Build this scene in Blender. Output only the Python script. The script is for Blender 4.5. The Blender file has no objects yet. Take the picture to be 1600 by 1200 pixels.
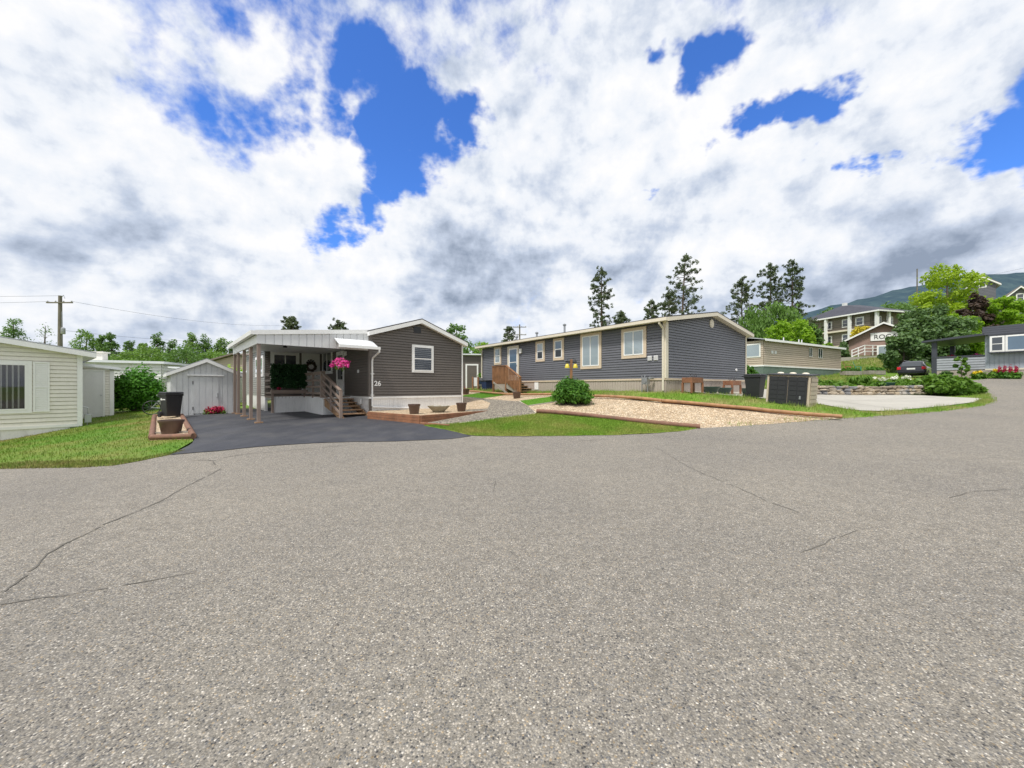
import bpy, bmesh, math, random
import numpy as np
from mathutils import Vector, Matrix
random.seed(7); rng = np.random.default_rng(7)
R = math.radians; PI = math.pi
S = bpy.context.scene; C = S.collection

# ------------------------------------------------------------------ camera, light, exposure
cam = bpy.data.objects.new('camera', bpy.data.cameras.new('camera')); C.objects.link(cam)
cam.location = (0, 0, 1.5); cam.rotation_euler = (R(90), 0, 0)
cam.data.sensor_width = 36; cam.data.lens = 13.5; cam.data.shift_y = 5/1600
cam.data.clip_start = 0.05; cam.data.clip_end = 9000
S.camera = cam
SUN_EL, SUN_AZ = 60, 212          # azimuth clockwise from +Y (towards +X)
sd = Vector((math.sin(R(SUN_AZ))*math.cos(R(SUN_EL)), math.cos(R(SUN_AZ))*math.cos(R(SUN_EL)), math.sin(R(SUN_EL))))
sun = bpy.data.objects.new('sun', bpy.data.lights.new('sun', 'SUN')); C.objects.link(sun)
sun.data.energy = 3.0; sun.data.angle = R(9); sun.data.color = (1, .96, .9)
sun.rotation_euler = sd.to_track_quat('Z', 'Y').to_euler()
S.view_settings.view_transform = 'Standard'; S.view_settings.look = 'None'
S.view_settings.exposure = 0.38; S.view_settings.gamma = 1
S.render.engine = 'CYCLES'

def nd(nt, typ, **kw):
    n = nt.nodes.new(typ)
    for k, v in kw.items():
        if k == 'inp':
            for kk, vv in v.items(): n.inputs[kk].default_value = vv
        else: setattr(n, k, v)
    return n
def lk(nt, a, b): nt.links.new(a, b)
def math_(nt, op, a, b=None, c=None, clamp=False):
    n = nt.nodes.new('ShaderNodeMath'); n.operation = op; n.use_clamp = clamp
    for i, v in enumerate((a, b, c)):
        if v is None: continue
        if isinstance(v, (int, float)): n.inputs[i].default_value = v
        else: nt.links.new(v, n.inputs[i])
    return n.outputs[0]
def mapr(nt, v, a, b, c=0, d=1, smooth=False):
    n = nt.nodes.new('ShaderNodeMapRange'); n.clamp = True
    if smooth: n.interpolation_type = 'SMOOTHSTEP'
    nt.links.new(v, n.inputs[0])
    for i, x in zip((1, 2, 3, 4), (a, b, c, d)): n.inputs[i].default_value = x
    return n.outputs[0]
def mixc(nt, f, a, b, mode='MIX'):
    n = nt.nodes.new('ShaderNodeMix'); n.data_type = 'RGBA'; n.blend_type = mode
    for s, v in ((n.inputs[0], f), (n.inputs[6], a), (n.inputs[7], b)):
        if isinstance(v, (int, float)): s.default_value = v
        elif isinstance(v, tuple): s.default_value = (*v[:3], 1)
        else: nt.links.new(v, s)
    return n.outputs[2]
def vmath(nt, op, a, b=None, s=None):
    n = nt.nodes.new('ShaderNodeVectorMath'); n.operation = op
    for i, v in enumerate((a, b)):
        if v is None: continue
        if isinstance(v, tuple): n.inputs[i].default_value = v
        else: nt.links.new(v, n.inputs[i])
    if s is not None: n.inputs['Scale'].default_value = s
    return n.outputs['Value'] if op in ('DISTANCE', 'LENGTH', 'DOT_PRODUCT') else n.outputs['Vector']
def noise(nt, vec, scale, detail=4, rough=.55, dist=0):
    n = nd(nt, 'ShaderNodeTexNoise'); n.inputs['Scale'].default_value = scale; n.inputs['Detail'].default_value = detail
    n.inputs['Roughness'].default_value = rough; n.inputs['Distortion'].default_value = dist
    if vec is not None: nt.links.new(vec, n.inputs['Vector'])
    return n

def ramp(n, fac, stops, interp='CONSTANT'):
    r = nd(n, 'ShaderNodeValToRGB'); cr = r.color_ramp; cr.interpolation = interp
    while len(cr.elements) < len(stops): cr.elements.new(.5)
    for e, (p, c) in zip(cr.elements, stops): e.position = p; e.color = (*c, 1)
    lk(n, fac, r.inputs[0]); return r.outputs[0]

# sky: physical blue sky with a broken layer of cumulus, all a function of direction
W = bpy.data.worlds.new('World'); S.world = W; W.use_nodes = True
nt = W.node_tree; nt.nodes.clear()
out = nd(nt, 'ShaderNodeOutputWorld'); bg = nd(nt, 'ShaderNodeBackground'); lk(nt, bg.outputs[0], out.inputs[0])
bg.inputs[1].default_value = 0.1
sky = nd(nt, 'ShaderNodeTexSky', sky_type='NISHITA', sun_disc=False, sun_elevation=R(SUN_EL), sun_rotation=R(SUN_AZ))
sky.altitude = 400; sky.air_density = 1.0; sky.dust_density = 0.3; sky.ozone_density = 2.5
tc = nd(nt, 'ShaderNodeTexCoord'); D = tc.outputs['Generated']
sep = nd(nt, 'ShaderNodeSeparateXYZ'); lk(nt, D, sep.inputs[0])
zc = math_(nt, 'ADD', math_(nt, 'MAXIMUM', sep.outputs[2], 0.0), 0.16)
cmb = nd(nt, 'ShaderNodeCombineXYZ')
lk(nt, math_(nt, 'DIVIDE', sep.outputs[0], zc), cmb.inputs[0]); lk(nt, math_(nt, 'DIVIDE', sep.outputs[1], zc), cmb.inputs[1])
P = cmb.outputs[0]                                    # a point on the cloud layer
wn = noise(nt, P, 1.1, 7, .62)
warp = vmath(nt, 'SCALE', vmath(nt, 'SUBTRACT', wn.outputs['Color'], (.5, .5, .5)), s=.30)
warp = vmath(nt, 'ADD', warp, vmath(nt, 'SCALE', vmath(nt, 'SUBTRACT', noise(nt, D, 4.2, 5, .6).outputs['Color'], (.5, .5, .5)), s=.30))
Dw = vmath(nt, 'ADD', D, warp)
gap = None   # directions where the layer breaks open
def dirpx(px, py):
    v = Vector(((px-800)/600, 1, (605-py)/600)); v.normalize(); return tuple(v)
for px, py, r, a in [(250,95,.09,.62),(330,90,.07,.6),(400,120,.08,.62),(470,150,.06,.65),(545,170,.06,.8),(1005,88,.03,.6),(1115,92,.05,.9),(1165,78,.035,.6),(665,165,.10,1),(625,215,.085,1),(600,265,.06,.95),(575,300,.055,.9),(735,175,.06,.9),(500,345,.075,1),(545,325,.05,.8),(445,375,.04,.7),(545,95,.09,.8),(440,115,.07,.7),(350,95,.05,.4),(510,150,.06,.6),
                      (1140,88,.035,.7),(1060,80,.03,.5),(1275,135,.03,.8),(1190,184,.04,.95),(1228,172,.04,.95),(1255,158,.04,.9),(1130,195,.03,.6),(1390,242,.055,1.25),(1340,265,.05,1.25),(1430,230,.055,1.25),(1480,216,.055,1.25),(1300,275,.04,1.1),(1530,200,.06,1.1),(1600,180,.065,1.1),(1660,160,.07,1.1),(1270,283,.04,.9),(1010,300,.04,.9),(1030,280,.025,.5),
                      (1100,215,.03,.35),(300,-60,.2,.5),(700,-200,.25,.7),(1100,-150,.12,.5)]:
    g = mapr(nt, vmath(nt, 'DISTANCE', Dw, dirpx(px, py)), 0, r*1.75, a, 0, True)
    gap = g if gap is None else math_(nt, 'MAXIMUM', gap, g)
dens = math_(nt, 'ADD', math_(nt, 'MULTIPLY', noise(nt, P, 1.9, 8, .6, .2).outputs['Fac'], .4), math_(nt, 'MULTIPLY', noise(nt, D, 5.5, 10, .56, .1).outputs['Fac'], .6))
fine = noise(nt, D, 17, 6, .55, .1).outputs['Fac']
base = math_(nt, 'ADD', math_(nt, 'MULTIPLY', dens, .70), math_(nt, 'MULTIPLY', fine, .30))
base = math_(nt, 'MULTIPLY_ADD', base, 2.2, -.58)
cov = math_(nt, 'SUBTRACT', base, math_(nt, 'MULTIPLY', gap, .74))
mask = mapr(nt, cov, -.02, .33, 0, 1, True)
up_ = noise(nt, vmath(nt, 'ADD', D, (0, 0, .04)), 5.5, 8, .56, .1).outputs['Fac']; here_ = noise(nt, D, 5.5, 8, .56, .1).outputs['Fac']
relief = math_(nt, 'MULTIPLY', math_(nt, 'SUBTRACT', up_, here_), 1.0)      # tops of the billows bright, undersides grey
big = noise(nt, vmath(nt, 'ADD', P, (3.1, 7.7, 0)), .75, 3, .5).outputs['Fac']
mid = math_(nt, 'ADD', math_(nt, 'MULTIPLY', noise(nt, vmath(nt, 'ADD', P, (11.3, 2.2, 0)), 1.9, 8, .58, .15).outputs['Fac'], .45), math_(nt, 'MULTIPLY', noise(nt, vmath(nt, 'MULTIPLY', D, (1, 1, 2.6)), 4.6, 9, .58, .15).outputs['Fac'], .55))
shade = math_(nt, 'ADD', math_(nt, 'MULTIPLY', big, .35), math_(nt, 'MULTIPLY', mid, .65))
low = mapr(nt, sep.outputs[2], .02, .55, .03, -.04)   # flat grey bases show more towards the horizon
# the heavy grey bases of the photo: two directions
hb = None
for px, py, r, a in [(690,425,.20,.16),(790,440,.16,.12),(1500,395,.3,.07),(1300,390,.25,.05),(250,420,.2,.05),(500,450,.15,.05),(930,250,.12,.07)]:
    g = mapr(nt, vmath(nt, 'DISTANCE', Dw, dirpx(px, py)), 0, r, a, 0, True)
    hb = g if hb is None else math_(nt, 'ADD', hb, g)
shade = math_(nt, 'ADD', math_(nt, 'ADD', shade, low), hb)
shade = math_(nt, 'ADD', shade, math_(nt, 'MULTIPLY', math_(nt, 'SUBTRACT', base, .55), .22))
shade = math_(nt, 'ADD', shade, relief)
sh = mapr(nt, shade, .375, .755, 0, 1, False)
ccol = ramp(nt, sh, [(0, (.80,.80,.81)), (.30, (.70,.73,.78)), (.62, (.46,.52,.63)), (1, (.24,.29,.38))], 'LINEAR'); ccol = mixc(nt, 1.0, ccol, (9.6, 9.6, 9.6), 'MULTIPLY')
skyc = mixc(nt, 1.0, sky.outputs[0], (.62, 1.08, 1.85), 'MULTIPLY')
hz = mapr(nt, sep.outputs[2], 0, .18, 1, 0, True)
skyc = mixc(nt, math_(nt, 'MULTIPLY', hz, .5), skyc, (5.0, 5.8, 7.2))
fin = mixc(nt, mask, skyc, ccol)
lk(nt, fin, bg.inputs[0])

# ------------------------------------------------------------------ terrain
CP = np.array([
 (0,-20,-.2),(-10,-8,-.35),(10,-8,.1),(0,0,0),(-3,1.5,-.02),(3,1.5,.02),(0,5,0),(-4,4,-.03),(4,4,.04),(8,5,.16),(-10.9,8.2,-.25),(-7.5,8.4,0),(-4,8,.02),(0,8.5,.04),(5,8.5,.1),
 (-1.15,10.6,.12),(2.7,10.75,.12),(5.6,11.6,.2),(10,12,.5),(22.6,18,.93),(32.4,27,2.0),(37,27.5,2.05),(18,11,.55),(30,15,1.3),
 (-8.65,13,.2),(-9,13.7,.2),(-12.3,17.3,.27),(-15.1,17,.18),(-13.4,18.7,.22),(-6,15,.25),(-9,19,.27),(-3.1,13,.243),(-8.76,9.9,.06),(-13.5,15.5,.2),
 (-17.97,16,-.15),(-19.2,14.4,-.55),(-19,18.3,.05),(-22,22,.12),(-16,12,-.35),(-22,10,-1.0),(-30,30,.3),(-45,45,.3),
 (-2.66,19.4,.6),(-2.1,27.7,1.35),(-3,32,1.45),(-3.1,23,.96),(-.1,24,1.14),(4.2,19.45,1.28),(3.7,17,1.08),(.675,15,.7),(.9,13.8,.56),(5.8,11.9,.26),(4.7,14,.66),(-1.04,15.6,.5),(-2.1,12.8,.28),
 (6.5,16.1,1.24),(5.9,15,.98),(9.1,13.7,.70),(11,14.5,.83),(10.5,18,1.08),(12.9,21.3,1.22),(14.2,15,.6),(20.7,17,.85),(16.7,21,1.11),(21.9,21.5,1.11),(15,24,1.5),(20,25,1.7),
 (36,34.6,2.36),(33,30,2.25),(28,27,1.9),(36,27,2.1),(45,27,2.1),(22,34,1.9),(35,41,3.0),(46,50,4.4),(56,62,7),(63,74,9.3),(76,74,9.8),(110,100,18),(140,110,20),(100,60,9),(70,40,4.5),
 (-60,60,.5),(-60,0,-2.0),(-30,0,-1.4),(40,-10,1.2),(70,10,3),(0,45,1.8),(0,90,2),(-80,100,0.5),(20,60,3.0),(-15,40,1.0),(30,100,7)], float)
def _phi(r): return np.where(r > 1e-9, r*r*np.log(np.maximum(r, 1e-9)), 0)
_n = len(CP); _K = _phi(np.hypot(CP[:,None,0]-CP[None,:,0], CP[:,None,1]-CP[None,:,1])) + np.eye(_n)*1.2
_Pm = np.c_[np.ones(_n), CP[:,:2]]; _A = np.zeros((_n+3, _n+3)); _A[:_n,:_n] = _K; _A[:_n,_n:] = _Pm; _A[_n:,:_n] = _Pm.T
_w = np.linalg.solve(_A, np.r_[CP[:,2], 0, 0, 0])
def TA(x, y):
    x = np.asarray(x, float).ravel(); y = np.asarray(y, float).ravel()
    r = np.hypot(x, y); f = np.where(r > 150, 150/np.maximum(r, 1), 1); x = x*f; y = y*f
    o = np.empty(len(x))
    for i in range(0, len(x), 20000):
        a = x[i:i+20000]; b = y[i:i+20000]
        o[i:i+20000] = _phi(np.hypot(a[:,None]-CP[None,:,0], b[:,None]-CP[None,:,1])) @ _w[:_n] + _w[_n] + _w[_n+1]*a + _w[_n+2]*b
    return o
def T(x, y): return float(TA([x], [y])[0])
_ts = np.concatenate([np.arange(1, 40, .02), np.arange(40, 160, .25)])
def G(px, py, lift=0):
    """where the sight line through a photo pixel meets the ground: (x, y)"""
    k = (px-800)/600; z = 1.5-(py-605)/600*_ts - lift
    d = z - TA(k*_ts, _ts); i = np.where(d <= 0)[0]
    t = _ts[i[0]] if len(i) else 60.0
    return (k*t, t)

# ------------------------------------------------------------------ materials
def newmat(name):
    m = bpy.data.materials.new(name); m.use_nodes = True; n = m.node_tree
    b = n.nodes['Principled BSDF']; return m, n, b
def objvec(n): return nd(n, 'ShaderNodeTexCoord').outputs['Object']
def geopos(n): return nd(n, 'ShaderNodeNewGeometry').outputs['Position']
def bumpn(n, b, h, strength=.3, dist=.01):
    bp = nd(n, 'ShaderNodeBump'); bp.inputs['Strength'].default_value = strength; bp.inputs['Distance'].default_value = dist
    lk(n, h, bp.inputs['Height']); lk(n, bp.outputs[0], b.inputs['Normal'])
_mc = {}
def mat(name, col, rough=.7, var=.12, vs=1.5, fs=25, fv=.08, metal=0, bump=.0, dirt=0, spec=.5):
    if name in _mc: return _mc[name]
    m, n, b = newmat(name); v = geopos(n)
    a = noise(n, v, vs, 5, .6).outputs['Fac']; f = noise(n, v, fs, 3, .6).outputs['Fac']
    k = math_(n, 'ADD', math_(n, 'ADD', mapr(n, a, .3, .7, 1-var, 1+var), mapr(n, f, .3, .7, -fv, fv)), 0)
    mul = n.nodes.new('ShaderNodeCombineColor')
    for i in range(3): lk(n, k, mul.inputs[i])
    c = mixc(n, 1.0, tuple(col), mul.outputs[0], 'MULTIPLY')
    if dirt:
        st = noise(n, vmath(n, 'MULTIPLY', v, (3, 3, .6)), 2.2, 6, .65).outputs['Fac']
        c = mixc(n, mapr(n, st, .5, .75, 0, dirt), c, (.16, .14, .11))
    lk(n, c, b.inputs['Base Color']); b.inputs['Roughness'].default_value = rough; b.inputs['Metallic'].default_value = metal
    b.inputs['Specular IOR Level'].default_value = spec
    if bump: bumpn(n, b, f, bump, .01)
    _mc[name] = m; return m
def leafmat(name, col, col2, trans=.35, gloss=.55):
    if name in _mc: return _mc[name]
    m, n, b = newmat(name); g = nd(n, 'ShaderNodeNewGeometry')
    nz = noise(n, g.outputs['Position'], .9, 3, .6).outputs['Fac']
    f = math_(n, 'ADD', math_(n, 'MULTIPLY', g.outputs['Random Per Island'], .6), mapr(n, nz, .3, .7, 0, .4))
    c = mixc(n, f, tuple(col), tuple(col2))
    lk(n, c, b.inputs['Base Color']); b.inputs['Roughness'].default_value = gloss; b.inputs['Specular IOR Level'].default_value = .3
    tr = nd(n, 'ShaderNodeBsdfTranslucent'); lk(n, mixc(n, 1.0, c, (1.2, 1.25, .6), 'MULTIPLY'), tr.inputs[0])
    ms = nd(n, 'ShaderNodeMixShader'); ms.inputs[0].default_value = trans
    lk(n, b.outputs[0], ms.inputs[1]); lk(n, tr.outputs[0], ms.inputs[2]); lk(n, ms.outputs[0], n.nodes['Material Output'].inputs[0])
    _mc[name] = m; return m
def stonemat(name, scale, stops, gapcol, gapw=.12, bumps=.6, bd=.004, patch=None, cell2=None, warpamt=0, tone=1.0):
    m, n, b = newmat(name); v = geopos(n)
    vv = vmath(n, 'ADD', v, vmath(n, 'SCALE', noise(n, v, scale*.8, 2).outputs['Color'], s=.6/scale))
    vo = nd(n, 'ShaderNodeTexVoronoi'); vo.inputs['Scale'].default_value = scale; lk(n, vv, vo.inputs['Vector'])
    sp = nd(n, 'ShaderNodeSeparateColor'); lk(n, vo.outputs['Color'], sp.inputs[0])
    c = ramp(n, sp.outputs[0], stops)
    br = mapr(n, sp.outputs[1], 0, 1, .82, 1.18)
    cc = n.nodes.new('ShaderNodeCombineColor')
    for i in range(3): lk(n, br, cc.inputs[i])
    c = mixc(n, 1.0, c, cc.outputs[0], 'MULTIPLY')
    # matrix between the stones
    c = mixc(n, mapr(n, vo.outputs['Distance'], .42, .42+gapw, 0, 1), c, tuple(gapcol))
    if cell2:
        v2 = nd(n, 'ShaderNodeTexVoronoi'); v2.inputs['Scale'].default_value = scale*cell2; lk(n, vv, v2.inputs['Vector'])
        s2 = nd(n, 'ShaderNodeSeparateColor'); lk(n, v2.outputs['Color'], s2.inputs[0])
        k2 = mapr(n, s2.outputs[0], 0, 1, .7, 1.3); c2 = n.nodes.new('ShaderNodeCombineColor')
        for i in range(3): lk(n, k2, c2.inputs[i])
        c = mixc(n, 1.0, c, c2.outputs[0], 'MULTIPLY')
    if patch:
        big = noise(n, v, patch[0], 4, .6).outputs['Fac']
        c = mixc(n, mapr(n, big, .35, .68, 0, 1), c, mixc(n, 1.0, c, tuple(patch[1]), 'MULTIPLY'))
        b2 = noise(n, v, patch[0]*9, 5, .65).outputs['Fac']
        c = mixc(n, mapr(n, b2, .35, .75, 0, .5), c, mixc(n, 1.0, c, (.84, .83, .82), 'MULTIPLY'))
    for sc_, am in ((.28, .17), (.09, .10)):
        k3 = mapr(n, noise(n, v, scale*sc_, 3, .7).outputs['Fac'], .32, .68, 1-am, 1+am); c3 = n.nodes.new('ShaderNodeCombineColor')
        for i in range(3): lk(n, k3, c3.inputs[i])
        c = mixc(n, 1.0, c, c3.outputs[0], 'MULTIPLY')
    lk(n, c, b.inputs['Base Color']); b.inputs['Roughness'].default_value = .9; b.inputs['Specular IOR Level'].default_value = .25
    h = mapr(n, vo.outputs['Distance'], 0, .6, 1, 0)
    bumpn(n, b, h, bumps, bd); return m

M = {}
M['road'] = stonemat('weathered_chip_seal', 95, [(0,(.31,.278,.228)),(.16,(.235,.214,.178)),(.34,(.375,.338,.277)),(.46,(.148,.146,.142)),(.58,(.29,.262,.218)),(.70,(.45,.405,.34)),(.77,(.085,.082,.08)),(.84,(.36,.285,.19)),(.89,(.28,.26,.23)),(.965,(.58,.54,.47))],
                     (.212,.195,.166), .2, .6, .006, (.3, (.84,.85,.88)), 2.1)
M['beige_gravel'] = stonemat('beige_pea_gravel', 24, [(0,(.62,.50,.35)),(.3,(.52,.40,.27)),(.5,(.70,.60,.45)),(.7,(.42,.31,.20)),(.85,(.66,.56,.44)),(.95,(.30,.24,.18))], (.33,.25,.16), .25, .8, .012, (.8, (.93,.9,.87)), 1.9)
M['grey_gravel'] = stonemat('grey_crushed_gravel', 24, [(0,(.33,.29,.225)),(.3,(.21,.185,.15)),(.5,(.44,.39,.31)),(.7,(.15,.14,.125)),(.85,(.48,.44,.36))], (.13,.115,.09), .25, .8, .012, (.7, (.9,.9,.9)), 1.9)
def asphalt():
    m, n, b = newmat('fresh_black_asphalt'); v = geopos(n)
    f = noise(n, v, 120, 3, .7).outputs['Fac']; g = noise(n, vmath(n, 'MULTIPLY', v, (1.4, .5, 1)), 1.6, 6, .65).outputs['Fac']
    c = mixc(n, mapr(n, g, .35, .7), (.028,.030,.038), (.05,.052,.062)); c = mixc(n, mapr(n, f, .5, .8, 0, .5), c, (.10,.10,.11))
    dust = noise(n, v, .6, 7, .7).outputs['Fac']; c = mixc(n, mapr(n, dust, .48, .72, 0, .5), c, (.12,.115,.105))
    lk(n, c, b.inputs['Base Color']); b.inputs['Roughness'].default_value = .72; bumpn(n, b, f, .5, .006); return m
M['asphalt'] = asphalt()
def grassmat(name, a, b_, dry, dryamt, sc=.7):
    m, n, b = newmat(name); v = geopos(n)
    g = noise(n, v, sc, 5, .6).outputs['Fac']; f = noise(n, v, 9, 4, .7).outputs['Fac']; ff = noise(n, v, 60, 3, .7).outputs['Fac']
    c = mixc(n, mapr(n, f, .3, .7), a, b_); c = mixc(n, mapr(n, g, .62-dryamt*.35, .78-dryamt*.2, 0, .85), c, dry)
    rp = nd(n, 'ShaderNodeNewGeometry').outputs['Random Per Island']
    k = math_(n, 'MULTIPLY', mapr(n, ff, .3, .7, .8, 1.2), mapr(n, rp, 0, 1, .75, 1.25)); cc = n.nodes.new('ShaderNodeCombineColor')
    for i in range(3): lk(n, k, cc.inputs[i])
    c = mixc(n, 1.0, c, cc.outputs[0], 'MULTIPLY')
    lk(n, c, b.inputs['Base Color']); b.inputs['Roughness'].default_value = .7; b.inputs['Specular IOR Level'].default_value = .2
    return m
M['grass'] = grassmat('lawn_green', (.10,.19,.018), (.16,.26,.03), (.26,.25,.07), .6, .6)
M['grass_rough'] = grassmat('rough_lawn', (.08,.18,.012), (.13,.25,.02), (.25,.22,.06), .62, .45)
M['grass_dry'] = grassmat('dry_verge', (.13,.20,.03), (.24,.25,.07), (.32,.26,.11), .6, 1.6)
M['grass_bright'] = grassmat('turf_green', (.085,.215,.015), (.12,.27,.02), (.15,.24,.03), .1)
M['grass_tall'] = grassmat('tall_grass', (.11,.23,.02), (.19,.31,.035), (.33,.29,.12), .6, .8)
M['ground'] = grassmat('meadow', (.08,.18,.015), (.13,.23,.03), (.28,.22,.10), .6, .12)
M['concrete'] = mat('concrete', (.41,.39,.34), .85, .1, .8, 60, .06, dirt=.25)
M['crack'] = mat('tar_dark_crack', (.125,.115,.098), .95)  # tar-dark matte colour of road cracks and slab joints
M['dark_siding'] = mat('charcoal_brown_siding', (.130,.112,.098), .5, .07, .6, 8, .05)
M['lit_siding'] = mat('side_lit_siding', (.30,.30,.28), .5, .07)  # paler siding for the wing's side wall, its side light put into the colour
M['blue_siding'] = mat('slate_siding', (.126,.129,.146), .45, .07, .6, 8, .05)
M['cream_siding'] = mat('cream_siding', (.80,.765,.69), .5, .05, .6, 8, .04, dirt=.08)
M['tan_siding'] = mat('tan_siding', (.48,.40,.315), .55, .06)
M['white'] = mat('white_vinyl', (.84,.835,.82), .45, .04, 1, 20, .03, dirt=.06)
M['white_dirty'] = mat('white_skirting', (.80,.795,.78), .55, .06, 1, 20, .04, dirt=.22)
M['grey_white'] = mat('grey_white_panel', (.68,.68,.68), .5, .05, 1, 20, .03)
M['beige_trim'] = mat('beige_trim', (.60,.49,.37), .5, .05)
M['cream_trim'] = mat('cream_trim', (.68,.62,.50), .45, .05)
M['beige_skirt'] = mat('beige_skirting', (.42,.36,.31), .55, .06, dirt=.15)
M['taupe'] = mat('taupe_paint', (.25,.19,.155), .6, .1, 2, 40, .06)
M['shed_grey'] = mat('pale_grey_boards', (.63,.64,.64), .7, .07, 1.2, 30, .05, dirt=.15)
M['wood_red'] = mat('red_cedar_boards', (.25,.11,.055), .7, .3, 4, 40, .15, bump=.3, dirt=.3)
M['wood_orange'] = mat('orange_stained_wood', (.25,.12,.055), .65, .25, 4, 40, .12, bump=.2, dirt=.15)
M['wood_tread'] = mat('worn_stair_wood', (.33,.20,.11), .8, .25, 5, 50, .15, bump=.3, dirt=.35)
M['wood_grey'] = mat('weathered_grey_wood', (.30,.27,.23), .85, .2, 5, 50, .15, bump=.3)
M['log_brown'] = mat('brown_landscape_log', (.19,.095,.06), .75, .25, 5, 50, .15, bump=.4, dirt=.2)
M['log_orange'] = mat('orange_landscape_log', (.34,.185,.09), .75, .25, 5, 50, .15, bump=.4, dirt=.2)
M['pot'] = mat('brown_plastic', (.105,.065,.05), .4, .12, 4, 30, .06)
M['stone_bowl'] = mat('aggregate_bowl', (.30,.27,.20), .85, .15, 8, 60, .15, bump=.3)
M['green_bowl'] = mat('dark_green_plastic', (.025,.06,.05), .4, .1)
M['soil'] = mat('soil', (.07,.05,.035), .95, .2, 6, 60, .2, bump=.5)
M['black_plastic'] = mat('black_plastic', (.018,.018,.02), .42, .1)
M['dark_resin'] = mat('charcoal_resin', (.022,.023,.026), .5, .1, 2, 30, .05)
M['beige_resin'] = mat('beige_resin', (.50,.42,.32), .55, .06)
M['metal'] = mat('galvanised_metal', (.42,.43,.44), .35, .12, 3, 20, .05, metal=.7)
M['white_metal'] = mat('white_ribbed_metal', (.70,.72,.74), .35, .06, 2, 20, .03)
M['dark_roof'] = mat('dark_shingles', (.075,.072,.075), .85, .2, 3, 40, .2, bump=.3)
M['grey_roof'] = mat('light_grey_roofing', (.42,.43,.46), .6, .1)
M['brown_roof'] = mat('brown_shingles', (.20,.165,.145), .85, .2, 3, 40, .15)
M['bark'] = mat('bark', (.12,.095,.075), .9, .25, 3, 20, .2, bump=.5)
M['bark_pine'] = mat('pine_bark', (.13,.095,.075), .9, .25, 3, 20, .2, bump=.5)
M['pole'] = mat('creosoted_pole', (.16,.145,.11), .85, .2, 1.5, 20, .12)
M['wire'] = mat('black_wire', (.06,.06,.065), .6)
M['pink'] = leafmat('magenta_petals', (.62,.03,.28), (.85,.12,.45), .2)
M['redfl'] = leafmat('crimson_petals', (.32,.01,.05), (.55,.03,.10), .15)
M['yellowfl'] = leafmat('yellow_petals', (.75,.55,.02), (.85,.70,.05), .2)
M['whitefl'] = leafmat('white_petals', (.7,.7,.62), (.85,.85,.8), .2)
M['yellow_glass'] = mat('yellow_lantern_glass', (.62,.50,.05), .35, .05)
M['hedge'] = leafmat('dark_artificial_leaves', (.008,.035,.010), (.025,.085,.022), .1)
M['bush'] = leafmat('peony_leaves', (.04,.13,.015), (.12,.27,.03), .3)
M['ivy'] = leafmat('vine_leaves', (.045,.15,.012), (.10,.28,.025), .3)
M['decid'] = leafmat('poplar_leaves', (.09,.18,.05), (.18,.30,.09), .4)
M['decid2'] = leafmat('birch_leaves', (.12,.23,.05), (.22,.35,.08), .4)
M['lime'] = leafmat('lime_leaves', (.17,.33,.02), (.30,.46,.04), .45)
M['yelgreen'] = leafmat('locust_leaves', (.24,.36,.02), (.38,.50,.05), .45)
M['willow'] = leafmat('willow_leaves', (.10,.20,.04), (.17,.29,.07), .35)
M['olive'] = leafmat('dark_olive_leaves', (.075,.15,.05), (.17,.26,.10), .35)
M['purple'] = leafmat('plum_leaves', (.045,.03,.028), (.09,.06,.04), .2)
M['pine'] = leafmat('pine_needles', (.075,.105,.06), (.15,.185,.10), .3, .6)
M['pine2'] = leafmat('fir_needles', (.06,.09,.048), (.125,.165,.08), .3, .6)
M['garden'] = leafmat('garden_leaves', (.08,.18,.02), (.17,.30,.045), .35)
M['skin_glass'] = None
def glassmat(name, col, rough=.04):
    m, n, b = newmat(name); v = geopos(n)
    w = noise(n, v, .8, 2).outputs['Fac']
    lk(n, mixc(n, w, tuple(c*.8 for c in col), tuple(c*1.2 for c in col)), b.inputs['Base Color'])
    b.inputs['Roughness'].default_value = rough; b.inputs['IOR'].default_value = 1.52; b.inputs['Specular IOR Level'].default_value = .9
    b.inputs['Coat Weight'].default_value = .6; b.inputs['Coat Roughness'].default_value = .02
    bumpn(n, b, noise(n, v, 1.3, 2).outputs['Fac'], .06, .02); return m
M['glass'] = glassmat('dark_window_glass', (.035,.045,.055))
M['glass_blue'] = glassmat('bluish_window_glass', (.09,.15,.22))
M['glass_curtain'] = glassmat('glass_before_curtain', (.30,.36,.40))
def clear():
    m, n, b = newmat('clear_pane'); gl = nd(n, 'ShaderNodeBsdfGlossy'); gl.inputs['Roughness'].default_value = .02
    tr = nd(n, 'ShaderNodeBsdfTransparent'); fr = nd(n, 'ShaderNodeFresnel'); fr.inputs[0].default_value = 1.6
    ms = nd(n, 'ShaderNodeMixShader'); lk(n, fr.outputs[0], ms.inputs[0]); lk(n, tr.outputs[0], ms.inputs[1]); lk(n, gl.outputs[0], ms.inputs[2])
    lk(n, ms.outputs[0], n.nodes['Material Output'].inputs[0]); return m
M['clear'] = clear()
M['room_dark'] = mat('painted_room_dark', (.025,.024,.024), .9)  # flat near-black backing, the unlit room's darkness put into its colour
M['blind'] = mat('blind_slats', (.52,.52,.50), .6)

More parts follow.
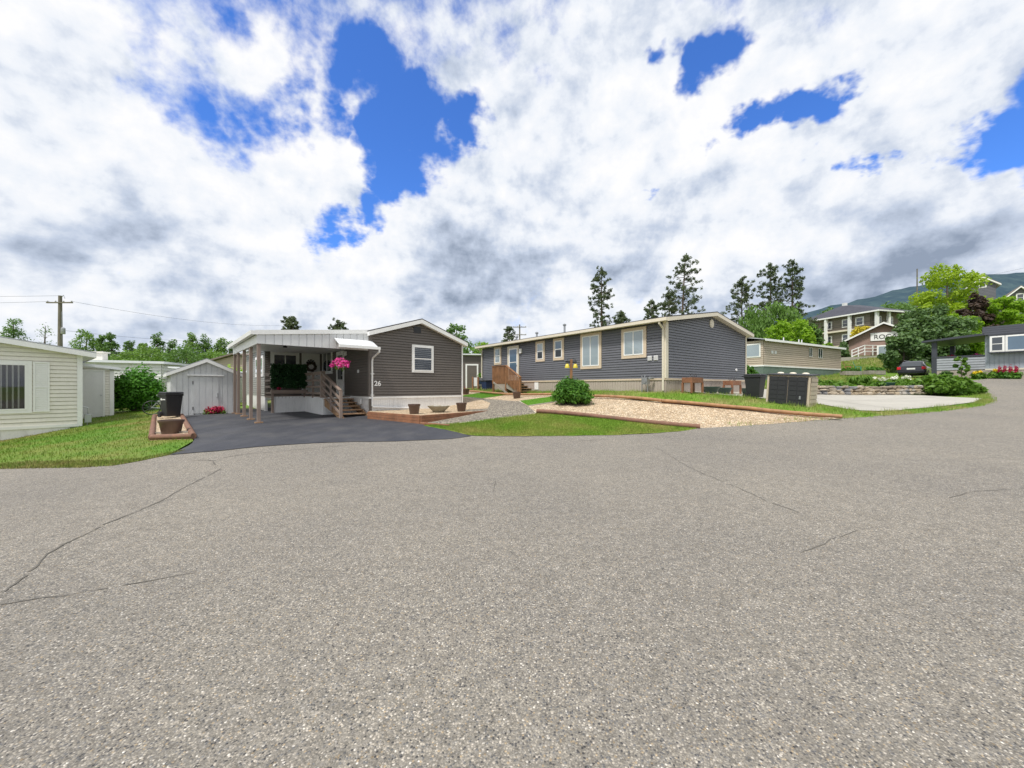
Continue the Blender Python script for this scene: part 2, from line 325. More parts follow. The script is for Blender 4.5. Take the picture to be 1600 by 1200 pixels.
# ------------------------------------------------------------------ mesh builder
class MB:
    def __init__(s): s.v = []; s.f = []
    def poly(s, pts):
        i = len(s.v); s.v += [tuple(p) for p in pts]; s.f.append(tuple(range(i, i+len(pts)))); return s
    def box(s, a, b):
        (x0,y0,z0),(x1,y1,z1) = a, b
        return s.hexa([(x0,y0,z0),(x1,y0,z0),(x1,y1,z0),(x0,y1,z0)], [(x0,y0,z1),(x1,y0,z1),(x1,y1,z1),(x0,y1,z1)])
    def hexa(s, lo, hi):
        i = len(s.v); s.v += [tuple(p) for p in lo]+[tuple(p) for p in hi]; n = len(lo)
        s.f.append(tuple(i+k for k in reversed(range(n)))); s.f.append(tuple(i+n+k for k in range(n)))
        for k in range(n):
            j = (k+1) % n; s.f.append((i+k, i+j, i+n+j, i+n+k))
        return s
    def bar(s, p, q, w, h, up=(0,0,1)):
        p = Vector(p); q = Vector(q); d = (q-p).normalized(); u = Vector(up)
        if abs(d.dot(u)) > .98: u = Vector((1,0,0))
        r = d.cross(u).normalized()*w/2; t = r.cross(d).normalized()*h/2
        return s.hexa([p-r-t, p+r-t, p+r+t, p-r+t], [q-r-t, q+r-t, q+r+t, q-r+t])
    def tube(s, pts, r, n=8, cap=True):
        pts = [Vector(p) for p in pts]; m = len(pts); rr = r if hasattr(r, '__len__') else [r]*m
        base = len(s.v); prev = None
        for i, p in enumerate(pts):
            d = (pts[min(i+1, m-1)]-pts[max(i-1, 0)]).normalized()
            if prev is None:
                a = Vector((0,0,1)) if abs(d.z) < .9 else Vector((1,0,0)); u = d.cross(a).normalized()
            else: u = (prev - d*prev.dot(d)).normalized()
            prev = u; w = d.cross(u)
            for k in range(n):
                t = 2*PI*k/n; s.v.append(tuple(p + (u*math.cos(t)+w*math.sin(t))*rr[i]))
        for i in range(m-1):
            for k in range(n):
                a = base+i*n+k; b = base+i*n+(k+1) % n; s.f.append((a, b, b+n, a+n))
        if cap:
            s.f.append(tuple(base+k for k in reversed(range(n)))); s.f.append(tuple(base+(m-1)*n+k for k in range(n)))
        return s
    def lathe(s, prof, c=(0,0,0), n=24, sx=1, sy=1):
        base = len(s.v)
        for r, z in prof:
            for k in range(n):
                t = 2*PI*k/n; s.v.append((c[0]+r*sx*math.cos(t), c[1]+r*sy*math.sin(t), c[2]+z))
        for i in range(len(prof)-1):
            for k in range(n):
                a = base+i*n+k; b = base+i*n+(k+1) % n; s.f.append((a, b, b+n, a+n))
        s.f.append(tuple(base+k for k in reversed(range(n)))); s.f.append(tuple(base+(len(prof)-1)*n+k for k in range(n)))
        return s
    def build(s, name, m, parent=None, smooth=False, bevel=0, loc=None):
        me = bpy.data.meshes.new(name); me.from_pydata([tuple(v) for v in s.v], [], s.f); me.validate(); me.update()
        o = bpy.data.objects.new(name, me); C.objects.link(o)
        me.materials.append(m if not isinstance(m, str) else M[m])
        if smooth:
            for p in me.polygons: p.use_smooth = True
            try: me.set_sharp_from_angle(angle=R(40))
            except Exception: pass
        if parent: o.parent = parent
        if loc: o.location = loc
        if bevel:
            b = o.modifiers.new('bevel', 'BEVEL'); b.width = bevel; b.segments = 2; b.limit_method = 'ANGLE'; b.angle_limit = R(40)
        return o
def tag(o, label=None, cat=None, group=None, kind=None):
    if label: o['label'] = label
    if cat: o['category'] = cat
    if group: o['group'] = group
    if kind: o['kind'] = kind
    return o
def empty(name, loc, rz=0, label=None, cat=None, group=None):
    o = bpy.data.objects.new(name, None); C.objects.link(o); o.location = loc; o.rotation_euler = (0,0,rz); o.empty_display_size = .2
    return tag(o, label, cat, group)
def quads(name, Vt, k, m, parent=None):
    """fast mesh from an (n*k,3) array, faces of k verts each"""
    me = bpy.data.meshes.new(name); nv = len(Vt); nf = nv//k
    me.vertices.add(nv); me.vertices.foreach_set('co', Vt.astype(np.float32).ravel())
    me.loops.add(nv); me.loops.foreach_set('vertex_index', np.arange(nv, dtype=np.int32))
    me.polygons.add(nf); me.polygons.foreach_set('loop_start', np.arange(0, nv, k, dtype=np.int32))
    me.update(calc_edges=True); me.validate()
    me.materials.append(M[m] if isinstance(m, str) else m)
    o = bpy.data.objects.new(name, me); C.objects.link(o)
    if parent: o.parent = parent
    return o
# ---- draped sheets
def drape(name, poly, m, lift=.01, step=.5, kind='structure', clip=None):
    bm = bmesh.new(); vs = [bm.verts.new((x, y, 0)) for x, y in poly]; bm.faces.new(vs)
    xs = [p[0] for p in poly]; ys = [p[1] for p in poly]
    bmesh.ops.triangulate(bm, faces=bm.faces[:])
    for ax, lo, hi in ((0, min(xs), max(xs)), (1, min(ys), max(ys))):
        c = math.floor(lo/step)*step + step
        while c < hi:
            co = (c,0,0) if ax == 0 else (0,c,0); no = (1,0,0) if ax == 0 else (0,1,0)
            bmesh.ops.bisect_plane(bm, geom=bm.verts[:]+bm.edges[:]+bm.faces[:], plane_co=co, plane_no=no); c += step
    bmesh.ops.triangulate(bm, faces=bm.faces[:])
    bm.verts.ensure_lookup_table()
    P_ = np.array([v.co[:] for v in bm.verts]); z = TA(P_[:,0], P_[:,1]) + lift
    for v, q in zip(bm.verts, z): v.co.z = q
    bm.normal_update(); dn = [f for f in bm.faces if f.normal.z < 0]
    if dn: bmesh.ops.reverse_faces(bm, faces=dn)
    me = bpy.data.meshes.new(name); bm.to_mesh(me); bm.free(); me.materials.append(M[m])
    o = bpy.data.objects.new(name, me); C.objects.link(o); o['kind'] = kind; return o
def jag(poly, amp=.05, seg=.25):
    """break straight outline edges into slightly irregular ones"""
    r = random.Random(5); o = []
    for i, p in enumerate(poly):
        q = poly[(i+1) % len(poly)]; L = math.hypot(q[0]-p[0], q[1]-p[1]); n = max(1, min(60, int(L/seg)))
        nx, ny = -(q[1]-p[1])/max(L,1e-6), (q[0]-p[0])/max(L,1e-6)
        for k in range(n):
            a = 0 if k == 0 else r.uniform(-amp, amp); t = k/n
            o.append((p[0]+(q[0]-p[0])*t+nx*a, p[1]+(q[1]-p[1])*t+ny*a))
    return o
def inpoly(x, y, poly):
    c = np.zeros(len(x), bool); n = len(poly)
    for i in range(n):
        x1, y1 = poly[i]; x2, y2 = poly[(i+1) % n]
        if y1 == y2: continue
        c ^= ((y1 > y) != (y2 > y)) & (x < (x2-x1)*(y-y1)/(y2-y1)+x1)
    return c
def grass(name, poly, n, h, w, m, lift=.0, hvar=.5, clump=None, label=None, lean=.5, skip=None):
    xs = [p[0] for p in poly]; ys = [p[1] for p in poly]
    x = rng.uniform(min(xs), max(xs), n*3); y = rng.uniform(min(ys), max(ys), n*3)
    k = inpoly(x, y, poly)
    if skip: k &= ~inpoly(x, y, skip)
    x = x[k][:n]; y = y[k][:n]; n = len(x); z = TA(x, y)+lift
    hh = h*(1-hvar+2*hvar*rng.random(n)*rng.random(n)**.3)
    if clump: hh *= .45+1.1*(.5+.5*np.sin(x*clump+1.3*np.sin(y*clump*.7))*np.sin(y*clump*1.1+.7*np.sin(x*clump*.6)))
    a = rng.uniform(0, 2*PI, n); l = rng.uniform(0, lean, n)*hh; b = rng.uniform(0, 2*PI, n)
    V = np.empty((n, 3, 3)); V[:,0] = np.c_[x-np.cos(a)*w, y-np.sin(a)*w, z]; V[:,1] = np.c_[x+np.cos(a)*w, y+np.sin(a)*w, z]
    V[:,2] = np.c_[x+np.cos(b)*l, y+np.sin(b)*l, z+hh]
    o = quads(name, V.reshape(-1, 3), 3, m); o['kind'] = 'stuff'; o['category'] = 'grass'
    if label: o['label'] = label
    return o
# ---- leaves
def leafcloud(name, cs, rs, n, size, m, parent, flat=1.0, droop=0, shell=.35, elong=1.6, origin=None):
    """n leaf-sized quads spread through clumps with centres cs, radii rs"""
    cs = np.array(cs, float); rs = np.array(rs, float); p = rs**2; p /= p.sum(); i = rng.choice(len(cs), n, p=p)
    d = rng.normal(size=(n,3)); d /= np.linalg.norm(d, axis=1)[:,None]
    r = rs[i]*(shell+(1-shell)*rng.random(n)**.5)*rng.normal(1, .16, n); c = cs[i]+d*r[:,None]*np.array([1,1,flat])
    c[:,2] -= droop*rng.random(n)
    nr = d*.7+rng.normal(size=(n,3))*.6+np.array([0,0,.35]); nr /= np.linalg.norm(nr, axis=1)[:,None]
    u = np.cross(nr, rng.normal(size=(n,3))); u /= np.maximum(np.linalg.norm(u, axis=1), 1e-6)[:,None]; v = np.cross(nr, u)
    if droop: u = u*.3+np.array([0,0,-1.0])*.9; u /= np.linalg.norm(u, axis=1)[:,None]
    s = size*rng.uniform(.6, 1.35, n)[:,None]; V = np.empty((n,4,3))
    V[:,0] = c-u*s*elong/2; V[:,1] = c+v*s/2; V[:,2] = c+u*s*elong/2; V[:,3] = c-v*s/2
    V[:,1] += nr*s*.12; V[:,3] += nr*s*.12
    return quads(name, V.reshape(-1,3), 4, m, parent)
def tree(x, y, top, w, m, label, cat='tree', group=None, n=2600, size=.28, crown_lo=.25, nc=26, name='deciduous_tree', droop=0, shape='round', trunk_r=None, seed=0, bark='bark', zb=None):
    r = random.Random(seed*31+int(x*7)+int(y*3)); zb = T(x, y) if zb is None else zb; H = top-zb
    root = empty(name, (x, y, zb), 0, label, cat, group)
    tr = MB(); R0 = trunk_r or max(.1, H*.018); lean = (r.uniform(-.03,.03)*H, r.uniform(-.03,.03)*H)
    tr.tube([(0,0,-.3),(lean[0]*.3,lean[1]*.3,H*.3),(lean[0]*.7,lean[1]*.7,H*.62),(lean[0],lean[1],H*.93)], [R0*1.2,R0*.9,R0*.55,R0*.12], 7)
    cs = []; rs = []
    lo = H*crown_lo
    for k in range(nc):
        t = (k+.5)/nc; z = lo+(H-lo)*t*.93
        if shape == 'round': prof = math.sin(PI*min(1, max(.0, .12+.83*t)))**.6
        elif shape == 'column': prof = (1-t)**.6*.85+.12
        else: prof = (1-t)**.8+.08
        a = k*2.4+r.uniform(-.5,.5); q = w/2*prof*r.uniform(.35, .85)
        c = (lean[0]*t+q*math.cos(a), lean[1]*t+q*math.sin(a), z+r.uniform(-.04,.04)*H); cr = w/2*(r.uniform(.30,.5) if shape == 'column' else r.uniform(.20,.40))*(.55+.5*prof)*(.85 if nc > 30 else 1)
        cs.append(c); rs.append(cr)
        zz = max(lo*.6, z-q*.7); tt = zz/H
        tr.tube([(lean[0]*tt, lean[1]*tt, zz), ((lean[0]*tt+c[0])/2, (lean[1]*tt+c[1])/2, (zz+c[2])/2+.05*q), c], [R0*.34*(1.1-t), R0*.2*(1.1-t), .02], 5, False)
    tr.build('trunk', bark, root, True)
    leafcloud('crown', cs, rs, n, size, m, root, .8, droop)
    return root
def pine(x, y, top, w, m, label, group=None, n=2600, bare=.25, name='pine_tree', seed=0, size=.3, lean=0, dens=1.0, zb=None):
    r = random.Random(seed*17+int(x*5)); zb = T(x, y) if zb is None else zb; H = top-zb
    root = empty(name, (x, y, zb), 0, label, 'tree', group)
    tr = MB(); R0 = max(.16, H*.014); tr.tube([(0,0,-.3),(lean*.4,0,H*.4),(lean*.8,0,H*.8),(lean,0,H)], [R0,R0*.75,R0*.35,.03], 8)
    cs = []; rs = []; z = H*bare; k = 0
    while z < H*.985:
        t = min(1, max(0, (z/H-bare)/(1-bare))); L = w/2*(1-t**3.2)**.6*(.8 if t < .1 else 1)*r.choice((.45,.7,.85,1,1.1))*(1.15-.35*t)+.2
        a = k*2.4+r.uniform(-.9,.9); k += 1; ox = lean*z/H
        if r.random() < dens:
            tip = (ox+L*math.cos(a), L*math.sin(a), z+r.uniform(-.25,.55)*L*(.4+t))
            tr.tube([(ox,0,z), (ox+L*.55*math.cos(a), L*.55*math.sin(a), z+(tip[2]-z)*.4), tip], [R0*.2, R0*.1, .015], 4, False)
            for f in (.4, .6, .8, 1.0):
                for q in range(1 if f < .7 else 2):
                    if f*L < .35: continue
                    cs.append((ox+(tip[0]-ox)*f+r.uniform(-.38,.38), tip[1]*f+r.uniform(-.38,.38), z+(tip[2]-z)*f+r.uniform(-.22,.30))); rs.append(r.uniform(.13,.27)*(.7+w/10))
        z += H*r.uniform(.006,.015)
    cs += [(lean,0,H),(lean+.2,.1,H-.3),(lean-.2,0,H-.4)]; rs += [.25,.25,.25]; n = int(len(cs)*17)
    tr.build('trunk', 'bark_pine', root, True)
    leafcloud('crown', cs, rs, n, .125, m, root, .9, 0, .15, 2.6)
    return root
def shrub(x, y, w, h, m, label, cat='shrub', group=None, n=3500, size=.06, nc=22, name='shrub', zb=None, elong=1.8, stems=True, up=0):
    zb = T(x, y) if zb is None else zb; root = empty(name, (x, y, zb), 0, label, cat, group); r = random.Random(int(x*11+y*7)); cs = []; rs = []
    tr = MB()
    for k in range(nc):
        a = k*2.4; t = ((k+.5)/nc)**.5; q = w/2*.72*t; z = h*(.28+.5*math.sqrt(max(0, 1-t*t)))*r.uniform(.66,1.13); q *= r.uniform(.85,1.12)
        c = (q*math.cos(a), q*math.sin(a), z); cs.append(c); rs.append(min(w, h)*.24*r.uniform(.8,1.25))
        tr.tube([(c[0]*.15, c[1]*.15, -.05), (c[0]*.5, c[1]*.5, c[2]*.6), c], [.02*w, .012*w, .004], 4, False)
        if k % 2 == 0: cs.append((q*math.cos(a+.6), q*math.sin(a+.6), h*.22)); rs.append(min(w, h)*.2)
    if stems: tr.build('stem', 'bark', root, True)
    leafcloud('foliage', cs, rs, n, size, m, root, .95, 0, .3, elong)
    return root

# ---- walls
class WF:
    """wall frame: origin p0 (x,y), unit direction u, outward normal n"""
    def __init__(s, p0, p1, n):
        s.p = Vector((*p0, 0)); d = Vector((p1[0]-p0[0], p1[1]-p0[1], 0)); s.L = d.length; s.u = d.normalized(); s.n = Vector((*n, 0)).normalized()
    def __call__(s, a, z, d=0): v = s.p+s.u*a+s.n*d; return (v.x, v.y, z)
    def box(s, mb, a0, a1, z0, z1, d0, d1):
        return mb.hexa([s(a0,z0,d0), s(a1,z0,d0), s(a1,z0,d1), s(a0,z0,d1)], [s(a0,z1,d0), s(a1,z1,d0), s(a1,z1,d1), s(a0,z1,d1)])
def clipz(poly, z, keep_above):
    o = []
    for i in range(len(poly)):
        a, b = poly[i], poly[(i+1) % len(poly)]; ia = (a[1] >= z) == keep_above or a[1] == z; ib = (b[1] >= z) == keep_above or b[1] == z
        if ia: o.append(a)
        if ia != ib and a[1] != b[1]:
            t = (z-a[1])/(b[1]-a[1]); o.append((a[0]+(b[0]-a[0])*t, z))
    return o
def lap(wf, outline, m, parent, h=.115, d=.030, name='wall'):
    d = max(d, .036)
    """lap siding over a convex outline [(s,z)...]: sloped courses with a lip"""
    mb = MB(); z0 = min(p[1] for p in outline); z1 = max(p[1] for p in outline); k = 0
    mb.hexa([wf(a,z,-.12) for a,z in outline], [wf(a,z,-.004) for a,z in outline])
    z = z0
    while z < z1-1e-4:
        zt = min(z+h, z1); c = clipz(clipz(outline, z, True), zt, False)
        zs = z+h*.78; cl = clipz(c, zs, False) if zt > zs else c
        if len(cl) >= 3: mb.poly([wf(a, q, d*(1-.62*(q-z)/h)+.002) for a, q in cl])
        if len(c) >= 3:
            e = [p for p in c if abs(p[1]-z) < 1e-6]
            if len(e) >= 2:
                a0, a1 = min(p[0] for p in e), max(p[0] for p in e); mb.poly([wf(a0,z,0), wf(a1,z,0), wf(a1,z,d+.002), wf(a0,z,d+.002)])
        z = zt
    return mb.build(name, m, parent)
def ribs(wf, outline, m, parent, pitch=.15, gap=.015, d=.014, name='wall', back=.1):
    mb = MB(); mb.hexa([wf(a,z,-back) for a,z in outline], [wf(a,z,0) for a,z in outline])
    s0 = min(p[0] for p in outline); s1 = max(p[0] for p in outline)
    def clips(poly, s, above):
        return [(b, a) for a, b in clipz([(b, a) for a, b in poly], s, above)]
    s = s0
    while s < s1-.01:
        e = min(s+pitch-gap, s1); c = clips(clips(outline, s, True), e, False)
        if len(c) >= 3: mb.hexa([wf(a,z,.0005) for a,z in c], [wf(a,z,d) for a,z in c])
        s += pitch
    return mb.build(name, m, parent)
def window(parent, wf, a0, a1, z0, z1, trim='white', tw=.09, kind='slider', glass='glass', sash='white', blind=None, d=.045, panes=None):
    d = d+.02; o_ = .040; _w = wf; wf = WF.__new__(WF); wf.__dict__ = dict(_w.__dict__)
    wf.box = lambda mb, a0, a1, z0, z1, d0, d1, _w=_w: _w.box(mb, a0, a1, z0, z1, d0 if d0 == 0 else d0+o_*(d0 < .03), d1+(o_ if d1 < .03 else 0))
    """outer trim = part; sash, panes, blinds = sub-parts"""
    mb = MB(); wf.box(mb, a0, a0+tw, z0, z1, 0, d); wf.box(mb, a1-tw, a1, z0, z1, 0, d); wf.box(mb, a0+tw, a1-tw, z0, z0+tw, 0, d); wf.box(mb, a0+tw, a1-tw, z1-tw, z1, 0, d)
    win = mb.build('window', trim, parent)
    b0, b1, y0, y1 = a0+tw, a1-tw, z0+tw, z1-tw; sw = .045; f = MB()
    wf.box(f, b0, b0+sw, y0, y1, .002, d+.012); wf.box(f, b1-sw, b1, y0, y1, .002, d+.012)
    wf.box(f, b0+sw, b1-sw, y0, y0+sw, .002, d+.012); wf.box(f, b0+sw, b1-sw, y1-sw, y1, .002, d+.012)
    am, zm = (b0+b1)/2, (y0+y1)/2; cells = []
    if kind == 'slider': wf.box(f, am-sw/2, am+sw/2, y0+sw, y1-sw, .004, d+.02); cells = [(b0+sw, am-sw/2, y0+sw, y1-sw), (am+sw/2, b1-sw, y0+sw, y1-sw)]
    elif kind == 'hung': wf.box(f, b0+sw, b1-sw, zm-sw/2, zm+sw/2, .004, d+.02); cells = [(b0+sw, b1-sw, y0+sw, zm-sw/2), (b0+sw, b1-sw, zm+sw/2, y1-sw)]
    else: cells = [(b0+sw, b1-sw, y0+sw, y1-sw)]
    f.build('sash', sash, win)
    for i, (p0, p1, q0, q1) in enumerate(cells):
        g = MB()
        if blind:
            wf.box(g, p0, p1, q0, q1, .022, .026); g.build('pane', 'clear', win)
        else:
            wf.box(g, p0, p1, q0, q1, .019, .026); g.build('pane', (panes[i] if panes else glass), win)
    if blind:
        rb = MB(); wf.box(rb, b0, b1, y0, y1, .001, .0035); rb.build('dark_backing', 'room_dark', win)
        bl = MB()
        if blind == 'h':
            z = y0+sw+.02
            while z < y1-sw: 
                for p0, p1, q0, q1 in cells:
                    if q0 < z < q1-.02: bl.poly([wf(p0+.01,z,.046), wf(p1-.01,z,.046), wf(p1-.01,z+.026,.057), wf(p0+.01,z+.026,.057)])
                z += .085
        else:
            a = b0+sw+.03
            while a < b1-sw-.06: bl.poly([wf(a,y0+sw+.02,.046), wf(a+.04,y0+sw+.02,.054), wf(a+.04,y1-sw,.054), wf(a,y1-sw,.046)]); a += .135
        bl.build('blind', 'blind', win)
    return win
def gable_roof(parent, x0, x1, y0, y1, ze0, ze1, xr, zr, th=.05, m='dark_roof', fm='white', fh=.17, name='roof'):
    """ridge along y at xr; eaves at x0 (ze0) and x1 (ze1); white fascia boards as sub-part"""
    mb = MB()
    for xa, za in ((x0, ze0), (x1, ze1)):
        lo = [(xa,y0,za), (xr,y0,zr), (xr,y1,zr), (xa,y1,za)]
        mb.hexa(lo, [(p[0],p[1],p[2]+th) for p in lo])
    rf = mb.build(name, m, parent); f = MB(); t = .03
    for yy in (y0, y1-t):
        for xa, za in ((x0, ze0), (x1, ze1)):
            a, b = ((xa, za), (xr, zr)) if xa < xr else ((xr, zr), (xa, za))
            f.hexa([(a[0],yy,a[1]-fh),(b[0],yy,b[1]-fh),(b[0],yy+t,b[1]-fh),(a[0],yy+t,a[1]-fh)], [(a[0],yy,a[1]+.012),(b[0],yy,b[1]+.012),(b[0],yy+t,b[1]+.012),(a[0],yy+t,a[1]+.012)])
    for xa, za, sg in ((x0, ze0, 1), (x1, ze1, -1)):
        f.box((min(xa,xa+sg*t), y0+t+.002, za-fh), (max(xa,xa+sg*t), y1-t-.002, za-.004))
    # soffit
    so = MB()
    for xa, za in ((x0, ze0), (x1, ze1)):
        lo = [(xa+(.04 if xa < xr else -.04),y0+t+.004,za-fh+.02), (xr,y0+t+.004,zr-fh+.02), (xr,y1-t-.004,zr-fh+.02), (xa+(.04 if xa < xr else -.04),y1-t-.004,za-fh+.02)]
        so.poly(lo)
    f.build('fascia', fm, rf); so.build('soffit', fm, rf)
    return rf
def handle(parent, p, m='metal', r=.03):
    MB().lathe([(.012,0),(.012,.03),(r,.04),(r,.06),(.01,.07)], p, 10).build('handle', m, parent)

# ================================================================== THE GROUND
gx = np.r_[-4000,-2000,-1000,-600,-350,-220,-150,-100,-70, np.arange(-50,50.1,1), 60,75,95,120,150,220,350,600,1000,2000,4000]
gy = np.r_[-2000,-800,-300,-120,-60,-30, np.arange(-20,60.1,1), 66,75,90,110,135,160,220,350,600,1000,2000,4000]
XX, YY = np.meshgrid(gx, gy); ZZ = TA(XX, YY)-.03
nx, ny = len(gx), len(gy); gv = np.c_[XX.ravel(), YY.ravel(), ZZ]
gf = [(j*nx+i, j*nx+i+1, (j+1)*nx+i+1, (j+1)*nx+i) for j in range(ny-1) for i in range(nx-1)]
gm = MB(); gm.v = gv.tolist(); gm.f = gf; g = gm.build('ground', 'ground', None, True); g['kind'] = 'structure'

ROADEDGE = [(-200,741),(-60,737),(0,733),(60,732),(130,731),(180,728),(215,722),(265,712),(340,706),(400,700),(470,695),(540,692),(620,691),(700,688),(735,683),(800,683),(860,683),(950,682),(1010,679),(1060,676),(1092,672),
            (1150,667),(1220,662),(1300,656),(1350,653),(1400,649),(1450,645),(1500,640),(1532,635),(1552,629),(1553,622),(1542,613),(1532,604),(1522,597)]
re = [G(*p) for p in ROADEDGE]
drape('road', [(x, y+.7) for x, y in re]+[(50,34),(60,33),(60,-12),(-40,-12),(-40,7.5)], 'road', .01, 1.0)
DRIVE = [G(265,712),G(300,709),G(340,705.8),G(400,699.6),G(470,694.6),G(540,691.6),G(620,690.6),G(700,687.4),G(736,682.5),(-3.1,12.95),(-5.7,15.0),(-5.0,18),(-10.2,24),(-14.5,20.5),(-13.3,18.75),(-15.0,17.05),G(290,655),G(304,688),G(300,694)]
drape('driveway', jag(DRIVE, .03, .3), 'asphalt', .022, .5)
LAWN_L = [G(-200,741),G(0,733),G(60,732),G(130,731),G(180,728),G(215,722),G(265,711),G(302,690),G(289,653),(-14.9,17.2),(-17,25),(-24,27),(-34,24),(-34,8.2)]
drape('lawn_base', LAWN_L, 'grass_rough', .020, .7)
LAWN_F = [G(700,664),G(770,655.5),G(837,647.5),G(900,652),G(1000,661),G(1091,670.5),G(1060,675.5),G(1010,678.6),G(950,681.5),G(860,682.5),G(800,682.5),G(745,682.3),G(735,681.5),G(662,666)]
drape('lawn_base', jag(LAWN_F,.03,.3), 'grass', .028, .5)
PATH = [G(656,664),G(700,664),G(770,655.5),G(837,647),G(828,638),G(812,628),G(775,624.8),G(754,623.5),G(720,620.5),(-2.5,22.5),(-1.6,20.5),(-1.2,18.8),(-1.0,15.7),(-3.08,13.0)]
drape('gravel_path', PATH, 'grey_gravel', .024, .5)
BEIGE = [G(838,645.5),G(1092,671),G(1150,667),G(1220,662),G(1300,656),G(1316,654.5),G(1150,639),G(1000,627),G(930,620.5),G(861,617.5),G(734,612.6),G(722,611),(-4.2,24),(-3.2,21.5),(-2.6,22.4),G(720,620.3),G(754,623.2),G(812,627.6),G(828,638)]
drape('beige_gravel_bed', jag(BEIGE,.03,.25), 'beige_gravel', .020, .5)
drape('beige_gravel_bed', [(-3.2,17.2),(-1.05,16.4),(-1.05,18.6),(-1.6,20.6),(-2.5,22.0),(-3.1,21.6),(-2.6,19.42),(-4.2,17.95)], 'beige_gravel', .035, .4)
LAWN_S = [G(812,627.2),G(826,635),G(850,631.5),G(880,628),G(920,625.5),G(872,619.3)]
drape('lawn_base', LAWN_S, 'grass_bright', .03, .4)
LAWN_B = [G(717,619.5),G(754,623),G(776,620),G(801,616),G(775,613.2),G(752,614.5)]
drape('lawn_base', LAWN_B, 'grass_bright', .03, .4)
STRIP = [G(734,611),G(861,616),G(930,619),G(1000,625),G(1150,637),G(1316,651.5),G(1300,655),G(1350,652.6),G(1400,648.6),G(1450,644.6),G(1500,639.6),G(1532,634.6),G(1552,628.6),G(1545,616),
         (22.4,19.6),(20.6,17.6),(17.5,15.9),(14.6,14.9),(12.6,15.0),(10.4,16.6),(7.4,16.9),(6.5,16.4),(-2.1,27.7),(-4,29)]
drape('lawn_base', STRIP, 'grass_tall', .016, .6)
# concrete apron, 12 cm slab edge softened by grass
CONC = [(7.2,17.1),(10.0,16.6),G(1283,633.5),G(1320,640.5),G(1345,643.5),G(1372,644),G(1420,641),G(1480,635.5),G(1522,630),G(1537,624),(21.8,20.4),(20,21.0),(16.7,21.1),(15.0,22.6),(14.2,24.5),(11.0,21.9)]
CONC = [(x,y) for x,y in CONC]
drape('concrete_driveway', CONC, 'concrete', .05, .6)
jt = MB()
for (x0,y0,x1,y1) in ((12.2,17.0,21.2,19.2),(15.2,15.3,14.6,21.6)):
    for k in range(12):
        a = (x0+(x1-x0)*k/12, y0+(y1-y0)*k/12); b = (x0+(x1-x0)*(k+1)/12, y0+(y1-y0)*(k+1)/12); L = math.hypot(x1-x0,y1-y0); n = (-(y1-y0)/L*.012, (x1-x0)/L*.012)
        jt.poly([(a[0]-n[0],a[1]-n[1],T(*a)+.058),(b[0]-n[0],b[1]-n[1],T(*b)+.058),(b[0]+n[0],b[1]+n[1],T(*b)+.058),(a[0]+n[0],a[1]+n[1],T(*a)+.058)])
jt.build('concrete_joints', 'crack')['kind'] = 'structure'
# cracks in the road
ck = MB(); rr = random.Random(3)
def crack(pts, w):
    W_ = [G(*p) for p in pts]; fine_ = []
    for a, b in zip(W_, W_[1:]):
        L = math.hypot(b[0]-a[0], b[1]-a[1]); n = max(1, int(L/.07))
        for k in range(n): fine_.append((a[0]+(b[0]-a[0])*k/n+rr.uniform(-.012,.012), a[1]+(b[1]-a[1])*k/n+rr.uniform(-.012,.012)))
    fine_.append(W_[-1])
    A = np.array(fine_); z = TA(A[:,0], A[:,1])+.0145
    for i in range(len(A)-1):
        d = A[i+1]-A[i]; L = np.linalg.norm(d)+1e-9; nx_, ny_ = -d[1]/L, d[0]/L
        w0 = w*(.35+.65*abs(math.sin(i*.37+rr.random()*.5))); w1 = w*(.35+.65*abs(math.sin((i+1)*.37)))
        if rr.random() < .06: continue
        ck.poly([(A[i][0]-nx_*w0,A[i][1]-ny_*w0,z[i]),(A[i][0]+nx_*w0,A[i][1]+ny_*w0,z[i]),(A[i+1][0]+nx_*w1,A[i+1][1]+ny_*w1,z[i+1]),(A[i+1][0]-nx_*w1,A[i+1][1]-ny_*w1,z[i+1])])
crack([(346,733),(330,742),(290,762),(255,782),(210,803),(160,822),(140,834),(100,853),(73,868),(62,880),(54,890),(25,915),(0,935),(-40,955)], .010)
crack([(300,720),(325,720),(333,721),(360,714),(400,709),(470,703),(540,697)], .012)
crack([(333,721),(336,728)], .012)
crack([(304,898),(280,903),(230,911),(170,922),(110,931),(50,941),(0,948)], .006)
crack([(900,690),(950,688),(1000,684)], .014)
crack([(1020,698),(1045,712),(1070,728),(1100,742),(1150,762),(1200,785),(1250,803)], .007)
crack([(1250,868),(1280,855),(1300,845),(1340,832)], .006)
crack([(1460,643),(1520,648),(1600,652)], .014)
crack([(775,750),(770,775)], .006)
crack([(1480,780),(1520,770),(1600,765)], .006)
ck.build('road_cracks', 'crack')['kind'] = 'structure'

# grass that one can see as blades
grass('grass', LAWN_L, 90000, .065, .008, 'grass_rough', .01, label='patchy green and straw grass of the left lawn')
grass('grass', LAWN_F, 60000, .05, .006, 'grass', .02, label='mown green grass of the front lawn wedge')
grass('grass', LAWN_S, 9000, .03, .006, 'grass_bright', .02, label='bright green turf of the small lawn by the round shrub')
grass('grass', LAWN_B, 9000, .03, .006, 'grass_bright', .02, label='bright green turf of the small lawn beside the gravel path')
grass('grass', STRIP, 60000, .13, .008, 'grass_tall', 0, clump=2.3, skip=CONC, label='tall unmown grass along the slate house and concrete apron')
vg = [G(*a) for a in ROADEDGE[0:8]]
grass('grass', [(x, y-.05) for x, y in vg]+[(x-.05, y+.5) for x, y in reversed(vg)], 9000, .05, .008, 'grass_dry', .01, label='dry straw verge between the left lawn and the road')
edge = []
for a, b in zip(ROADEDGE[21:32], ROADEDGE[22:33]): edge.append(G(*a))
